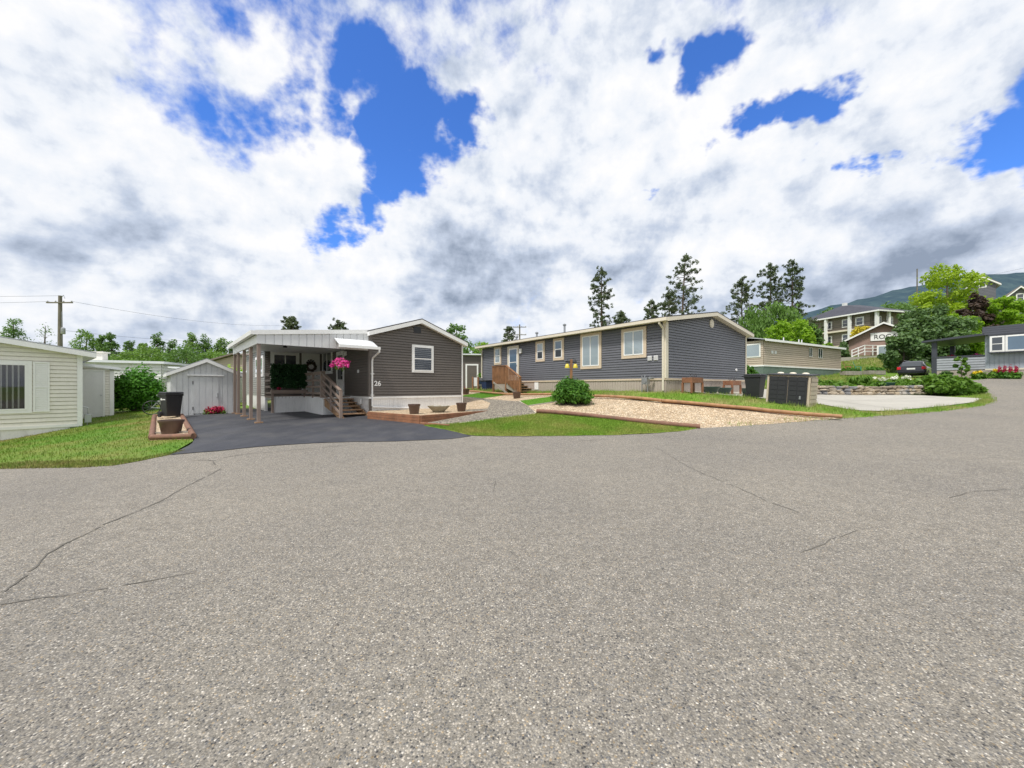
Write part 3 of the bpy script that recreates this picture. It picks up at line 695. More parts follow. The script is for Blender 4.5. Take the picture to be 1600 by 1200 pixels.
grass('grass', [(p[0]-.25, p[1]+.35) for p in edge]+[(p[0]+.05, p[1]-.08) for p in reversed(edge)], 9000, .10, .009, 'grass_tall', 0, clump=3, label='ragged weeds along the road edge by the concrete')
FIELD = [(13,24.8),(16.5,22.2),(22.5,22.3),(27,26),(31,28.5),(34,36.5),(42,42),(54,50),(64,58),(54,66),(36,48),(20,33),(14,27)]
grass('grass', FIELD, 45000, .17, .03, 'grass_tall', -.02, clump=1.1, label='long meadow grass on the bank behind the stone wall')

# ================================================================== LANDSCAPE TIMBERS
def timber(p, q, r, m, label, group='landscape timbers', sq=False, lift=0, name='landscape_timber'):
    a = Vector((*p, T(*p)+r+lift)); b = Vector((*q, T(*q)+r+lift)); c = (a+b)/2; mb = MB(); n = max(2, int((b-a).length/.5))
    pts = []
    for i in range(n+1):
        t = i/n; x, y = p[0]+(q[0]-p[0])*t, p[1]+(q[1]-p[1])*t; pts.append((x-c.x, y-c.y, T(x, y)+r+lift-c.z))
    if sq:
        for i in range(1): mb.bar(pts[0], pts[-1], 2*r, 2*r)
    else: mb.tube(pts, r, 10)
    o = mb.build(name, m, None, not sq, loc=c); tag(o, label, 'timber', group); 
    if sq: o.modifiers.new('b','BEVEL').width = .012
    return o
LOGP = [((734,611.4),(861,616.6),'orange edging timber in front of the wooden stoop'),((861,616.6),(930,619.6),'short orange edging timber directly behind the round shrub'),((930,619.6),(1034,627),'orange edging timber below the gas meter grass'),((1034,627),(1170,638.8),'orange edging timber in front of the planter tables'),((1170,638.8),(1316,652.5),'rightmost orange edging timber ending at the road')]
for a, b, l in LOGP:
    pa, pb = G(*a, lift=.1), G(*b, lift=.1); timber(pa, pb, .06, 'log_orange', l, lift=.07)
for a, b in (((1034,630),(1170,642)),((1170,642),(1290,653))):
    timber(G(*a), G(*b), .055, 'log_brown', 'darker lower timber under the orange one, '+('left half' if a[0] < 1100 else 'right half'), lift=-.02)
e0, e1 = G(839,645.5), G(1094,670.5); em = ((e0[0]+e1[0])/2, (e0[1]+e1[1])/2)
timber(e0, em, .075, 'log_brown', 'left half of the thick brown log edging the front lawn', lift=.0)
timber(em, e1, .075, 'log_brown', 'right half of the thick brown log edging the front lawn', lift=.0)
timber(G(826,635.5), G(872,628.5), .03, 'wood_grey', 'thin weathered edging board below the small bright lawn', sq=True)
timber(G(812,627.6), G(837,646), .02, 'cream_trim', 'pale plastic edging strip between gravel path and beige gravel', sq=True)
timber(G(700,664), G(770,656), .018, 'cream_trim', 'pale edging strip on the left of the front lawn top', sq=True)
timber(G(770,656), G(837,647.5), .018, 'cream_trim', 'pale edging strip on the right of the front lawn top', sq=True)

# raised bed before the charcoal house
ZB = .525
B1, B2, B3 = (-5.62,15.02), (-3.1,13.0), (-.95,15.75)
fill = MB(); bp = [B1, B2, B3, (-1.0,18.6), (-2.0,20.4), (-2.62,19.5), (-6.06,16.32)]
fill.hexa([(x,y,-.2) for x,y in bp], [(x,y,ZB-.03) for x,y in bp])
bed = empty('raised_bed', (B2[0],B2[1],T(*B2)), 0, 'red timber raised bed filled with beige gravel before the charcoal house', 'raised bed')
def addto(parent, o):
    o.parent = parent; o.location = (-parent.location.x, -parent.location.y, -parent.location.z); return o
addto(bed, fill.build('gravel', 'beige_gravel'))
for nm, (p, q) in (('side_timber', (B1, B2)), ('side_timber', (B2, B3))):
    for k in range(3):
        z = ZB+.02-.045-k*.098; mb = MB(); mb.bar((*p, z), (*q, z), .09, .092); addto(bed, mb.build(nm, 'wood_red', bevel=.008))
mb = MB(); p, q = B3, (-1.0,18.6); mb.bar((*p, ZB-.02), (*q, ZB-.02), .09, .09); addto(bed, mb.build('side_timber', 'wood_red'))
timber(G(657,663.5), G(702,667), .04, 'wood_red', 'low red kerb timber at the driveway end of the gravel path', sq=True)

# left bed with the bin
Q = [G(237,689), G(302,687), G(284,652.5), G(241,653.5)]
lb = empty('raised_bed', (*Q[0], T(*Q[0])), 0, 'brown timber bed of beige gravel between left lawn and driveway', 'raised bed')
zq = [T(*p)+.11 for p in Q]
mb = MB(); mb.hexa([(*p, z-.4) for p, z in zip(Q, zq)], [(*p, z-.02) for p, z in zip(Q, zq)]); addto(lb, mb.build('gravel', 'beige_gravel'))
for i in range(4):
    j = (i+1) % 4; mb = MB(); mb.tube([(*Q[i], zq[i]-.01), (*Q[j], zq[j]-.01)], .075, 10); mb.tube([(*Q[i], zq[i]-.13), (*Q[j], zq[j]-.13)], .07, 10); addto(lb, mb.build('timber', 'log_brown', smooth=True))
mb = MB(); a = [Q[0][k]+(Q[3][k]-Q[0][k])*.12 for k in (0,1)]; b = [Q[1][k]+(Q[2][k]-Q[1][k])*.12 for k in (0,1)]; mb.bar((*a, zq[0]+.02), (*b, zq[1]+.02), .05, .03); addto(lb, mb.build('cross_board', 'wood_grey'))

# ================================================================== POTS
def pot(x, y, z, w, h, m, label, group=None, plant=None, name='plant_pot', sq=0):
    root = empty(name, (x, y, z), 0, label, 'plant pot', group)
    r = w/2; MB().lathe([(r*.68,0),(r*.72,.01),(r*.9,h*.78),(r*.98,h*.84),(r,h*.86),(r,h),(r*.92,h),(r*.88,h*.86)], (0,0,0), 28).build('body', m, root, True)
    MB().lathe([(r*.86,h*.8),(r*.86,h*.875)], (0,0,0), 20).build('soil', 'soil', root)
    return root
def at(px, py, lift=0): x, y = G(px, py, lift=lift); return x, y, T(x, y)
X_, Y_ = (Q[0][0]+Q[1][0])/2, 0
x, y = G(267.5, 677, lift=.1); pot(x, y, T(x,y)+.09, .60, .40, 'pot', 'largest brown pot, standing in the left gravel bed')
pot(-3.68, 14.45, ZB-.03, .46, .37, 'pot', 'brown pot on the raised bed, left of the stone bowl', 'brown pots')
p3 = pot(-2.1, 15.95, ZB-.03, .45, .36, 'pot', 'brown pot on the raised bed at the house corner, with a thin stem', 'brown pots')
MB().tube([(0,0,.3),(.01,.01,.6),(-.03,0,.95)], [.012,.01,.005], 5).build('plant_stem', 'wood_grey', p3)
bw = empty('stone_bowl', (-2.95, 15.45, ZB-.03), 0, 'wide speckled stone bowl of pebbles on the raised bed', 'bowl planter')
MB().lathe([(.20,0),(.22,.02),(.42,.22),(.45,.26),(.42,.26),(.36,.2)], (0,0,0), 32).build('body', 'stone_bowl', bw, True)
mb = MB(); r_ = random.Random(2)
for k in range(16):
    a = r_.uniform(0,2*PI); q = r_.uniform(0,.3); s = r_.uniform(.04,.07); mb.lathe([(s*.3,-.03),(s,0),(s*.8,s*.45),(s*.2,s*.6)], (q*math.cos(a), q*math.sin(a), .235), 7)
mb.build('pebbles', 'concrete', bw, True)
for px, py, w, l in ((728,616.6,.40,'small brown pot with red sprouts beyond the charcoal house corner'),(807.5,623,.52,'brown pot on beige gravel between the two small lawns')):
    x, y, z = at(px, py); pp = pot(x, y, z, w*y/20 if px < 740 else .46, .36, 'pot', l, 'brown pots')
    r2 = random.Random(px); mb = MB()
    for k in range(9 if px < 740 else 2):
        a = r2.uniform(0,6.28); mb.tube([(0.05*math.cos(a),.05*math.sin(a),.3),(.12*math.cos(a),.12*math.sin(a),.36+r2.uniform(.05,.2))],[.008,.004],4)
    mb.build('plant_stem', 'redfl' if px < 740 else 'wood_grey', pp)

# ================================================================== CHARCOAL HOUSE (26)
A = (-6.06, 16.3); rzA = math.atan2(.673, .74)
H = empty('mobile_home', (*A, 0), rzA, 'charcoal brown mobile home numbered 26 with covered porch and white trim', 'house')
FL = 1.08; WW = 4.72; LN = 16.0
gab = WF((0,0), (WW,0), (0,-1)); lng = WF((0,LN), (0,0), (-1,0)); rgt = WF((WW,0), (WW,LN), (1,0)); bck = WF((WW,LN), (0,LN), (0,1))
EZ0, EZ1, PZ, PX = 3.74, 3.66, 4.50, 2.36
lap(gab, [(0,FL),(WW,FL),(WW,EZ1),(PX,PZ-.03),(0,EZ0)], 'dark_siding', H, .118)
lap(bck, [(0,FL),(WW,FL),(WW,EZ0),(WW-PX,PZ-.03),(0,EZ1)], 'dark_siding', H, .118)
lap(lng, [(LN-6.8,FL),(LN,FL),(LN,EZ0),(LN-6.8,EZ0)], 'dark_siding', H, .118)
lap(rgt, [(0,FL),(LN,FL),(LN,EZ1),(0,EZ1)], 'dark_siding', H, .118)
for wf, o in ((gab, [(0,0),(WW,0),(WW,FL-.07),(0,FL-.07)]), (rgt, [(0,0),(LN,0),(LN,FL-.07),(0,FL-.07)]), (bck, [(0,0),(WW,0),(WW,FL-.07),(0,FL-.07)]), (lng, [(LN-6.8,0),(LN,0),(LN,FL-.07),(LN-6.8,FL-.07)])):
    ribs(wf, o, 'white_dirty', H, .10, .008, .008, 'skirting')
tb = MB(); gab.box(tb, -.02, WW+.02, FL-.07, FL+.015, 0, .048); rgt.box(tb, .0, LN, FL-.07, FL+.015, 0, .044); lng.box(tb, LN-6.8, LN, FL-.07, FL+.015, 0, .044)
tb.build('base_trim', 'white', H)
ct = MB(); ct.box((-.044,-.044,FL+.016),(.09,-.036,EZ0-.02)); ct.box((-.044,-.0355,FL+.016),(-.036,.1,EZ0-.02)); ct.box((-.035,-.028,0),(.1,-.0215,FL-.071)); ct.build('corner_trim', 'dark_siding', H)
ct = MB(); ct.box((WW-.02,-.056,.2),(WW+.055,-.05,EZ1-.05)); ct.box((WW+.046,-.0495,.2),(WW+.054,.08,EZ1-.05)); ct.build('corner_trim', 'white', H)
gable_roof(H, -.10, WW+.22, -.26, LN+.26, 3.84, 3.73, PX, 4.62)
window(H, gab, 1.96, 3.08, 2.18, 3.46, 'white', .075, 'hung', blind='h')
mb = MB(); gab.box(mb, 2.06, 2.42, 4.0, 4.3, .004, .045); mb.build('gable_vent', 'black_plastic', H)
for k in range(5):
    pass
# digits
def textmesh(s, size, name, m, parent, loc, rot, ext=.008, bold=.0):
    cu = bpy.data.curves.new(name, 'FONT'); cu.body = s; cu.size = size; cu.extrude = ext; cu.offset = bold; cu.align_x = 'CENTER'
    t = bpy.data.objects.new('tmp', cu); C.objects.link(t); dg = bpy.context.evaluated_depsgraph_get(); me = bpy.data.meshes.new_from_object(t.evaluated_get(dg))
    bpy.data.objects.remove(t); o = bpy.data.objects.new(name, me); me.materials.clear(); me.materials.append(M[m]); C.objects.link(o); o.parent = parent; o.location = loc; o.rotation_euler = rot; return o
textmesh('26', .30, 'house_number', 'white', H, (.34, -.052, 1.56), (R(90), 0, 0), .01, .008)
# long wall: window, screen door, door bell
window(H, lng, LN-6.25, LN-4.65, 2.2, 3.44, 'white', .1, 'slider')
def door(parent, wf, a0, a1, z0, z1, m='white', fm='white', fw=.09, kind='panel', name='door'):
    wf = WF((wf.p.x+wf.n.x*.04, wf.p.y+wf.n.y*.04), (wf.p.x+wf.n.x*.04+wf.u.x, wf.p.y+wf.n.y*.04+wf.u.y), (wf.n.x, wf.n.y))
    f = MB(); wf.box(f, a0, a0+fw, z0, z1, 0, .05); wf.box(f, a1-fw, a1, z0, z1, 0, .05); wf.box(f, a0+fw, a1-fw, z1-fw, z1, 0, .05)
    d = MB(); wf.box(d, a0+fw+.003, a1-fw-.003, z0+.01, z1-fw-.003, .002, .03)
    b0, b1 = a0+fw+.003, a1-fw-.003; w = b1-b0; h = z1-fw-z0
    dr = d.build(name, m, parent); f.build('door_frame', fm, dr)
    if kind == 'panel':
        p = MB()
        for r0, r1 in ((.06,.30),(.35,.62),(.67,.92)):
            for c0, c1 in ((.12,.46),(.54,.88)):
                x0, x1, y0, y1 = b0+w*c0, b0+w*c1, z0+h*r0, z0+h*r1
                wf.box(p, x0, x1, y0, y0+.015, .03, .038); wf.box(p, x0, x1, y1-.015, y1, .03, .038); wf.box(p, x0, x0+.015, y0+.015, y1-.015, .03, .038); wf.box(p, x1-.015, x1, y0+.015, y1-.015, .03, .038)
        p.build('panel_moulding', m, dr)
    elif kind == 'screen':
        p = MB(); wf.box(p, b0+.08, b1-.08, z0+.78, z1-fw-.1, .031, .036); p.build('screen', 'glass', dr)
        p = MB(); wf.box(p, b0+.09, b1-.09, z0+.1, z0+.68, .031, .036); p.build('kick_panel', m, dr)
    elif kind == 'glass':
        p = MB(); wf.box(p, b0+.1, b1-.1, z0+.35, z1-fw-.1, .031, .036); p.build('glass', 'glass_blue', dr); p = MB(); wf.box(p, b0+.1, b1-.1, z0+h*.55, z0+h*.55+.04, .037, .045); p.build('crossbar', m, dr)
    elif kind == 'fan':
        cx, cz, rr_ = (b0+b1)/2, z0+h*.76, w*.33; n = 5
        for k in range(n):
            t0, t1 = PI*(k+.1)/n, PI*(k+.9)/n; p = MB()
            lo = [wf(cx+q*math.cos(t), cz+q*math.sin(t), .031) for q, t in ((rr_*.3,t0),(rr_,t0),(rr_,(t0+t1)/2),(rr_,t1),(rr_*.3,t1))]
            hi = [wf(cx+q*math.cos(t), cz+q*math.sin(t), .036) for q, t in ((rr_*.3,t0),(rr_,t0),(rr_,(t0+t1)/2),(rr_,t1),(rr_*.3,t1))]
            p.hexa(lo, hi); p.build('fan_pane', 'glass', dr)
    hd = MB(); q = b1-.07 if kind != 'left' else b0+.07
    wf.box(hd, q-.025, q+.025, z0+h*.46, z0+h*.46+.05, .031, .08); hd.build('handle', 'metal', dr)
    return dr
door(H, lng, LN-3.92, LN-2.9, FL+.02, 3.25, kind='screen')
mb = MB(); lng.box(mb, LN-1.2, LN-1.06, 2.14, 2.28, .018, .07); mb.build('outlet_box', 'white', H, bevel=.01)
mb = MB(); lng.box(mb, LN-1.0, LN-.72, .75, 1.0, .036, .1); mb.build('outlet_box', 'white', H, bevel=.01)
mb = MB(); lng.box(mb, LN-2.75, LN-2.6, 3.0, 3.2, .018, .1); mb.build('wall_lamp', 'white', H, bevel=.01)
# wing
WX = -2.62; wfr = WF((WX,6.8), (0,6.8), (0,-1)); wsd = WF((WX,12.6), (WX,6.8), (-1,0))
lap(wfr, [(0,FL),(-WX,FL),(-WX,3.62),(0,3.50)], 'dark_siding', H, .118)
lap(wsd, [(0,FL),(5.8,FL),(5.8,3.45),(0,3.45)], 'lit_siding', H, .118)
ribs(wsd, [(0,0),(5.8,0),(5.8,FL-.01),(0,FL-.01)], 'white_dirty', H, .12, .01, .01, 'skirting')
window(H, wfr, .22, 1.55, 1.75, 3.34, 'white', .12, 'slider', panes=('glass','glass'))
window(H, wsd, 5.8-2.5, 5.8-.25, 2.05, 3.15, 'white', .1, 'slider', glass='glass_curtain')
door(H, wfr, 1.66, 2.56, FL+.03, 3.40, kind='fan')
# carport / porch roof
CX = -4.08; RB = 12.8
rf = MB(); rf.hexa([(CX,-.02,3.44),(-.0,-.02,3.86),(0,6.4,3.86),(CX,6.4,3.44)], [(CX,-.02,3.50),(0,-.02,3.92),(0,6.4,3.92),(CX,6.4,3.50)])
rf.hexa([(WX-.3,6.4,3.56),(0,6.4,3.86),(0,RB,3.86),(WX-.3,RB,3.56)], [(WX-.3,6.4,3.62),(0,6.4,3.92),(0,RB,3.92),(WX-.3,RB,3.62)])
pr = rf.build('porch_roof', 'white_metal', H)
f = MB(); f.hexa([(CX,-.06,3.36),(-.02,-.06,3.77),(-.02,-.021,3.77),(CX,-.021,3.36)], [(CX,-.06,3.52),(-.02,-.06,3.93),(-.02,-.021,3.93),(CX,-.021,3.52)]); f.build('fascia', 'white', pr)
g_ = MB(); g_.hexa([(CX-.12,-.06,3.36),(CX-.002,-.06,3.36),(CX-.002,6.4,3.34),(CX-.12,6.4,3.34)], [(CX-.14,-.06,3.50),(CX-.002,-.06,3.50),(CX-.002,6.4,3.48),(CX-.14,6.4,3.48)]); g_.build('gutter', 'white', pr)
bf = WF((CX+.06,0), (0,0), (0,-1)); L_ = -CX-.06
ribs(bf, [(0,3.05),(L_,3.05),(L_,3.80),(0,3.40)], 'grey_white', pr, .27, .03, .02, 'gable_infill', .04)
bs = WF((CX+.06,6.3), (CX+.06,0), (-1,0)); mb = MB(); bs.box(mb, .04, 6.26, 3.05, 3.38, -.06, 0); mb.build('side_beam', 'white', pr)
ce = MB()
for k in range(26):
    x0 = CX+.12+k*.152; ce.box((x0, .06, 3.30+.0), (x0+.14, 6.3, 3.315))
ce.build('ceiling', 'grey_white', pr)
for yy in (.08, 1.72, 3.38, 5.02, 6.2):
    xw = A[0]+.74*(-3.95)-.673*yy; yw = A[1]+.673*(-3.95)+.74*yy; zg = T(xw, yw)
    mb = MB(); mb.box((-4.005,yy-.055,zg+.02),(-3.895,yy+.055,3.05)); po = mb.build('post', 'taupe', H, bevel=.006)
    mb = MB(); mb.box((-4.07,yy-.11,zg+.0),(-3.83,yy+.11,zg+.06)); mb.build('post_foot', 'wood_tread', po)
# deck, skirts, rails
DK = MB(); DK.box((WX-.03,5.06,FL-.10),(-1.2,6.79,FL)); DK.box((-1.2,2.09,FL-.10),(-.02,6.79,FL)); dk = DK.build('deck', 'taupe', H)
for wf, L0 in ((WF((WX-.03,5.06),(-1.22,5.06),(0,-1)), None), (WF((-1.22,5.06),(-1.22,2.09),(-1,0)), None), (WF((-1.22,2.09),(-.02,2.09),(0,-1)), None)):
    ribs(wf, [(0,.1),(wf.L,.1),(wf.L,FL-.03),(0,FL-.03)], 'white_dirty', dk, .15, .02, .016, 'deck_skirt', .03)
def rail(p, q, z0, z1, parent, posts=(0, 1), nb=4, top=1.1, pw=.09):
    r1 = MB(); p = Vector((*p, z0)); q = Vector((*q, z1))
    for k in range(nb):
        h = .14+(top-.2)*k/(nb-1); r1.bar(p+Vector((0,0,h)), q+Vector((0,0,h)), .03, .095)
    r1.bar(p+Vector((0,0,top)), q+Vector((0,0,top)), .12, .035)
    ro = r1.build('railing', 'taupe', parent)
    for t in posts:
        c = p+(q-p)*t; m_ = MB(); m_.box((c.x-pw/2, c.y-pw/2, c.z-.08), (c.x+pw/2, c.y+pw/2, c.z+top+.0)); m_.build('railing_post', 'taupe', ro)
    return ro
rail((WX+.0,6.7), (WX+.0,5.06), FL, FL, H, (1,))
rail((WX,5.03), (-1.24,5.03), FL, FL, H, (0,))
rail((-1.24,5.03), (-1.24,2.12), FL, FL, H, (0,.5))
mb = MB(); mb.box((-1.32,2.06,FL-.05),(-1.14,2.24,FL+1.13)); mb.build('newel_post', 'taupe', H)
mb = MB(); mb.box((WX-.06,4.97,.15),(WX+.04,5.05,FL)); mb.build('deck_post', 'taupe', H)
# stairs
st = MB(); zt = FL; n = 6; y0 = 2.06; run = .40; zb_ = .22; rise = (FL-zb_)/n
sr = MB()
for sx_ in (-1.16, -.12): sr.hexa([(sx_-.02,y0,FL-.42),(sx_+.02,y0,FL-.42),(sx_+.02,y0-n*run+.05,zb_-.10),(sx_-.02,y0-n*run+.05,zb_-.10)], [(sx_-.02,y0,FL-.1),(sx_+.02,y0,FL-.1),(sx_+.02,y0-n*run+.05,zb_+.10),(sx_-.02,y0-n*run+.05,zb_+.10)])
stp = sr.build('staircase', 'wood_tread', H)
for k in range(1, n+1):
    z = FL-k*rise+rise*.35; y1 = y0-(k-1)*run; mb = MB(); mb.box((-1.22,y1-run-.02,z-.045),(-.06,y1-.02,z)); mb.build('tread', 'wood_tread', stp, bevel=.006)
    mb = MB(); mb.box((-1.13,y1-run+.16,z-.14),(-1.09,y1-.02,z-.046)); mb.box((-.2,y1-run+.16,z-.14),(-.16,y1-.02,z-.046)); mb.build('cleat', 'wood_tread', stp)
ro = rail((-1.26,2.1), (-1.26,-.25), FL, .30, H, (), 4, 1.08)
mb = MB(); mb.box((-1.31,-.35,.16),(-1.21,-.24,1.36)); mb.build('railing_post', 'taupe', ro)
mb = MB(); mb.box((-1.29,.9,.5),(-1.23,.98,1.72)); mb.build('railing_post', 'taupe', ro)
# awning above the stairs
aw = MB()
for k in range(9):
    xa = -1.42+k*.17; aw.hexa([(xa,-.03,3.44),(xa+.16,-.03,3.44),(xa+.16,-.66,3.14),(xa,-.66,3.14)], [(xa,-.03,3.47),(xa+.16,-.03,3.47),(xa+.16,-.66,3.17),(xa,-.66,3.17)])
aw.hexa([(-1.42,-.03,3.43),(.11,-.03,3.43),(.11,-.66,3.13),(-1.42,-.66,3.13)], [(-1.42,-.03,3.439),(.11,-.03,3.439),(.11,-.66,3.139),(-1.42,-.66,3.139)])
awo = aw.build('awning', 'white_metal', H)
mb = MB(); mb.box((-1.46,-.76,3.05),(.17,-.665,3.16)); mb.build('gutter', 'white', awo)
dp = MB(); dp.tube([(.14,-.71,3.05),(.14,-.71,2.96),(.10,-.12,2.74),(.10,-.07,2.6),(.10,-.07,.72),(.12,-.10,.66),(1.0,-.14,.60),(1.85,-.2,.565)], .038, 8); dpo = dp.build('downpipe', 'white', H, True)
mb = MB()
for z in (1.15, 2.05): mb.box((.03,-.115,z),(.17,-.024,z+.03))
mb.build('pipe_strap', 'white', dpo)
mb = MB(); mb.lathe([(.07,0),(.09,.03),(.05,.09)], (-2.6,2.6,3.2), 12); mb.build('ceiling_lamp', 'black_plastic', H)
# things on the porch
def fromA(x, y, z): return (A[0]+.74*x-.673*y, A[1]+.673*x+.74*y, z)
hb_ = empty('hanging_basket', fromA(-1.22,-.12,2.42), 0, 'hanging basket overflowing with magenta petunias below the awning', 'hanging basket')
MB().lathe([(.06,-.16),(.14,-.1),(.18,0),(.165,0)], (0,0,0), 16).build('basket', 'white', hb_, True)
mb = MB()
for a in (0,2.1,4.2): mb.tube([(.17*math.cos(a),.17*math.sin(a),0),(0,0,.5)], .004, 4)
mb.tube([(0,0,.5),(0,0,.64)], .005, 4); mb.build('hanger', 'wire', hb_)
leafcloud('flowers', [(0,0,.12),(.2,.05,.05),(-.2,.02,.06),(.05,-.2,.02),(0,.2,.04),(.3,-.05,-.06),(-.3,-.1,-.05),(.1,-.22,-.08)], [.2,.16,.16,.15,.15,.1,.1,.1], 1000, .05, 'pink', hb_, .8, 0, .4, 1.1)
leafcloud('leaves', [(0,0,.02),(.1,-.05,-.14),(-.1,0,-.12)], [.22,.12,.12], 260, .05, 'garden', hb_)
hedge = empty('hedge_screen', fromA(-1.95,4.94,1.5), rzA, 'dark green artificial hedge screen fixed along the porch railing', 'hedge screen')
MB().box((-.74,-.03,0),(.74,.03,1.08)).build('panel', 'hedge', hedge)
cs = [(x, -.05, z) for x in np.linspace(-.68,.68,10) for z in np.linspace(.06,1.02,8)]
leafcloud('foliage', cs, [.12]*len(cs), 5200, .055, 'hedge', hedge, 1, 0, .5, 1.7)
pb = empty('planter_box', fromA(-1.95,4.86,1.2), rzA, 'taupe planter shelf under the hedge screen with a red blossom', 'planter box')
MB().box((-.78,-.12,0),(.78,.06,.16)).build('box', 'taupe', pb, bevel=.01)
leafcloud('flowers', [(-.45,-.05,.24)], [.07], 60, .05, 'redfl', pb)
wr = empty('wreath', fromA(-.5,6.70,2.62), rzA, 'dark twig wreath hanging on the white front door', 'wreath')
mb = MB(); mb.tube([(.2*math.cos(t),0,.2*math.sin(t)) for t in np.linspace(0,2*PI,25)], .05, 6); mb.build('ring', 'bark', wr)
leafcloud('twigs', [(.21*math.cos(t),-.01,.21*math.sin(t)) for t in np.linspace(0,2*PI,18)], [.07]*18, 600, .05, 'purple', wr)

# ================================================================== GARDEN SHED AND BIN
SH = (-15.1, 17.0); rzS = math.atan2(.695, .72)
sh_ = empty('garden_shed', (*SH, .18), rzS, 'pale grey wooden shed with double doors beside the black driveway', 'shed')
w_, d_, e_, p_ = 2.48, 3.2, 1.92, 2.58
sf, sr_, sl, sb = WF((0,0),(w_,0),(0,-1)), WF((w_,0),(w_,d_),(1,0)), WF((0,d_),(0,0),(-1,0)), WF((w_,d_),(0,d_),(0,1))
for wf, o in ((sf, [(0,-.15),(w_,-.15),(w_,e_),(w_/2,p_-.06),(0,e_)]), (sb, [(0,-.15),(w_,-.15),(w_,e_),(w_/2,p_-.06),(0,e_)]), (sl, [(0,-.15),(d_,-.15),(d_,e_),(0,e_)]), (sr_, [(0,-.15),(d_,-.15),(d_,e_),(0,e_)])):
    ribs(wf, o, 'shed_grey', sh_, .205, .024, .022, 'wall', .06)
gable_roof(sh_, -.16, w_+.16, -.16, d_+.1, 1.94, 1.94, w_/2, 2.62, .04, 'grey_roof', 'white', .14)
dd = ribs(WF((.74,-.030),(1.70,-.030),(0,-1)), [(0,.12),(.96,.12),(.96,1.80),(0,1.80)], 'shed_grey', sh_, .24, .018, .016, 'double_door', .004)
mb = MB(); mb.box((.55,-.10,1.84),(1.88,-.014,1.90)); mb.build('drip_board', 'white', sh_)
mb = MB(); mb.box((.735,-.06,1.45),(.76,-.03,1.6)); mb.box((.735,-.06,.28),(.76,-.03,.43)); mb.build('hinge', 'black_plastic', dd)
mb = MB(); mb.box((1.62,-.08,.92),(1.65,-.04,1.05)); mb.box((1.6,-.065,.84),(1.65,-.04,.87)); mb.build('latch', 'metal', dd)
mb = MB(); mb.box((.70,-.26,-.05),(1.74,-.02,.02)); mb.box((.74,-.02,.02),(1.70,-.012,.11)); mb.build('threshold', 'wood_grey', sh_)
def bin_(x, y, z, rz, label, m='black_plastic', logo=False):
    b = empty('wheelie_bin', (x,y,z), rz, label, 'wheelie bin', None)
    mb = MB()
    def sec(w, d, z, yo=0): return [(-w/2,-d/2+yo,z),(w/2,-d/2+yo,z),(w/2,d/2+yo,z),(-w/2,d/2+yo,z)]
    lv = [sec(.44,.46,.04), sec(.55,.62,.86), sec(.60,.66,.87), sec(.60,.66,.96)]
    for a, c in zip(lv, lv[1:]): mb.hexa(a, c)
    body = mb.build('body', m, b, bevel=.02)
    mb = MB(); mb.hexa(sec(.63,.70,.965), sec(.56,.62,1.03)); lid = mb.build('lid', m, b, bevel=.02)
    mb = MB(); mb.tube([(-.25,.40,.93),(.25,.40,.93)], .02, 8); mb.box((-.27,.33,.9),(-.23,.42,.95)); mb.box((.23,.33,.9),(.27,.42,.95)); mb.build('handle', m, b)
    for s in (-1, 1):
        mb = MB(); mb.tube([(s*.25,.24,.12),(s*.32,.24,.12)], .12, 16); wh = mb.build('wheel', 'black_plastic', b, True)
        mb = MB(); mb.tube([(s*.321,.24,.12),(s*.326,.24,.12)], .06, 12); mb.build('hub', 'dark_resin', wh)
    if logo:
        mb = MB(); mb.hexa([(-.284,.06,.69),(-.262,.06,.69),(-.262,.17,.69),(-.284,.17,.69)],[(-.284,.09,.77),(-.262,.09,.77),(-.262,.14,.77),(-.284,.14,.77)])
        r3 = random.Random(4); xx_ = .03
        while xx_ > -.22: w = r3.uniform(.012,.03); h = r3.uniform(.025,.05); mb.box((-.286,xx_-w,.70),(-.262,xx_,.70+h)); xx_ -= w+.008
        mb.build('marking', 'white', body)
    return b
bin_(-13.98, 15.75, T(-13.98,15.75)+.10, R(62), 'black wheelie bin with white marking in front of the grey shed', logo=True)
x, y = 10.35, 16.35; z = T(x, y); bin_(x, y, z+.03, R(35), 'dark wheelie bin beside the low charcoal storage box', 'dark_resin')
fl = empty('flower_clump', (-13.9,18.0,T(-13.9,18.0)), 0, 'crimson flower clump at the foot of the grey shed', 'flowers')
leafcloud('blossoms', [(-.2,-.16,.18),(-.05,-.04,.2),(0,0,.2),(.1,.06,.2),(.2,.12,.2),(.05,-.05,.26)], [.16,.16,.18,.16,.15,.13], 520, .06, 'redfl', fl); leafcloud('leaves', [(-.25,-.2,.08),(0,0,.1),(.25,.15,.08)], [.16,.18,.16], 300, .06, 'garden', fl)
# bicycle and barbecue by the shed
by = empty('bicycle', (-16.75,18.6,T(-16.75,18.6)), R(35), 'dark bicycle leaning beside the black bin and shed', 'bicycle')
def ring(c, r, t, n=28): return [(c[0]+r*math.cos(a), c[1], c[2]+r*math.sin(a)) for a in np.linspace(0,2*PI,n)]
for wx in (-.52,.52):
    wo = MB().tube(ring((wx,0,.34),.32,0), .022, 6).build('wheel', 'black_plastic', by, True)
    sp = MB()
    for k in range(12): a = k*PI/6; sp.tube([(wx,0,.34),(wx+.31*math.cos(a),0,.34+.31*math.sin(a))], .003, 3)
    sp.build('spokes', 'metal', wo)
fr = MB()
for p, q in (((-.52,0,.34),(-.12,0,.30)),((-.12,0,.30),(-.22,0,.82)),((-.52,0,.34),(-.2,0,.74)),((-.12,0,.30),(.36,0,.78)),((-.2,0,.74),(.36,0,.82)),((.38,0,.72),(.36,0,1.0)),((.38,0,.72),(.52,0,.34))): fr.tube([p,q],.016,6)
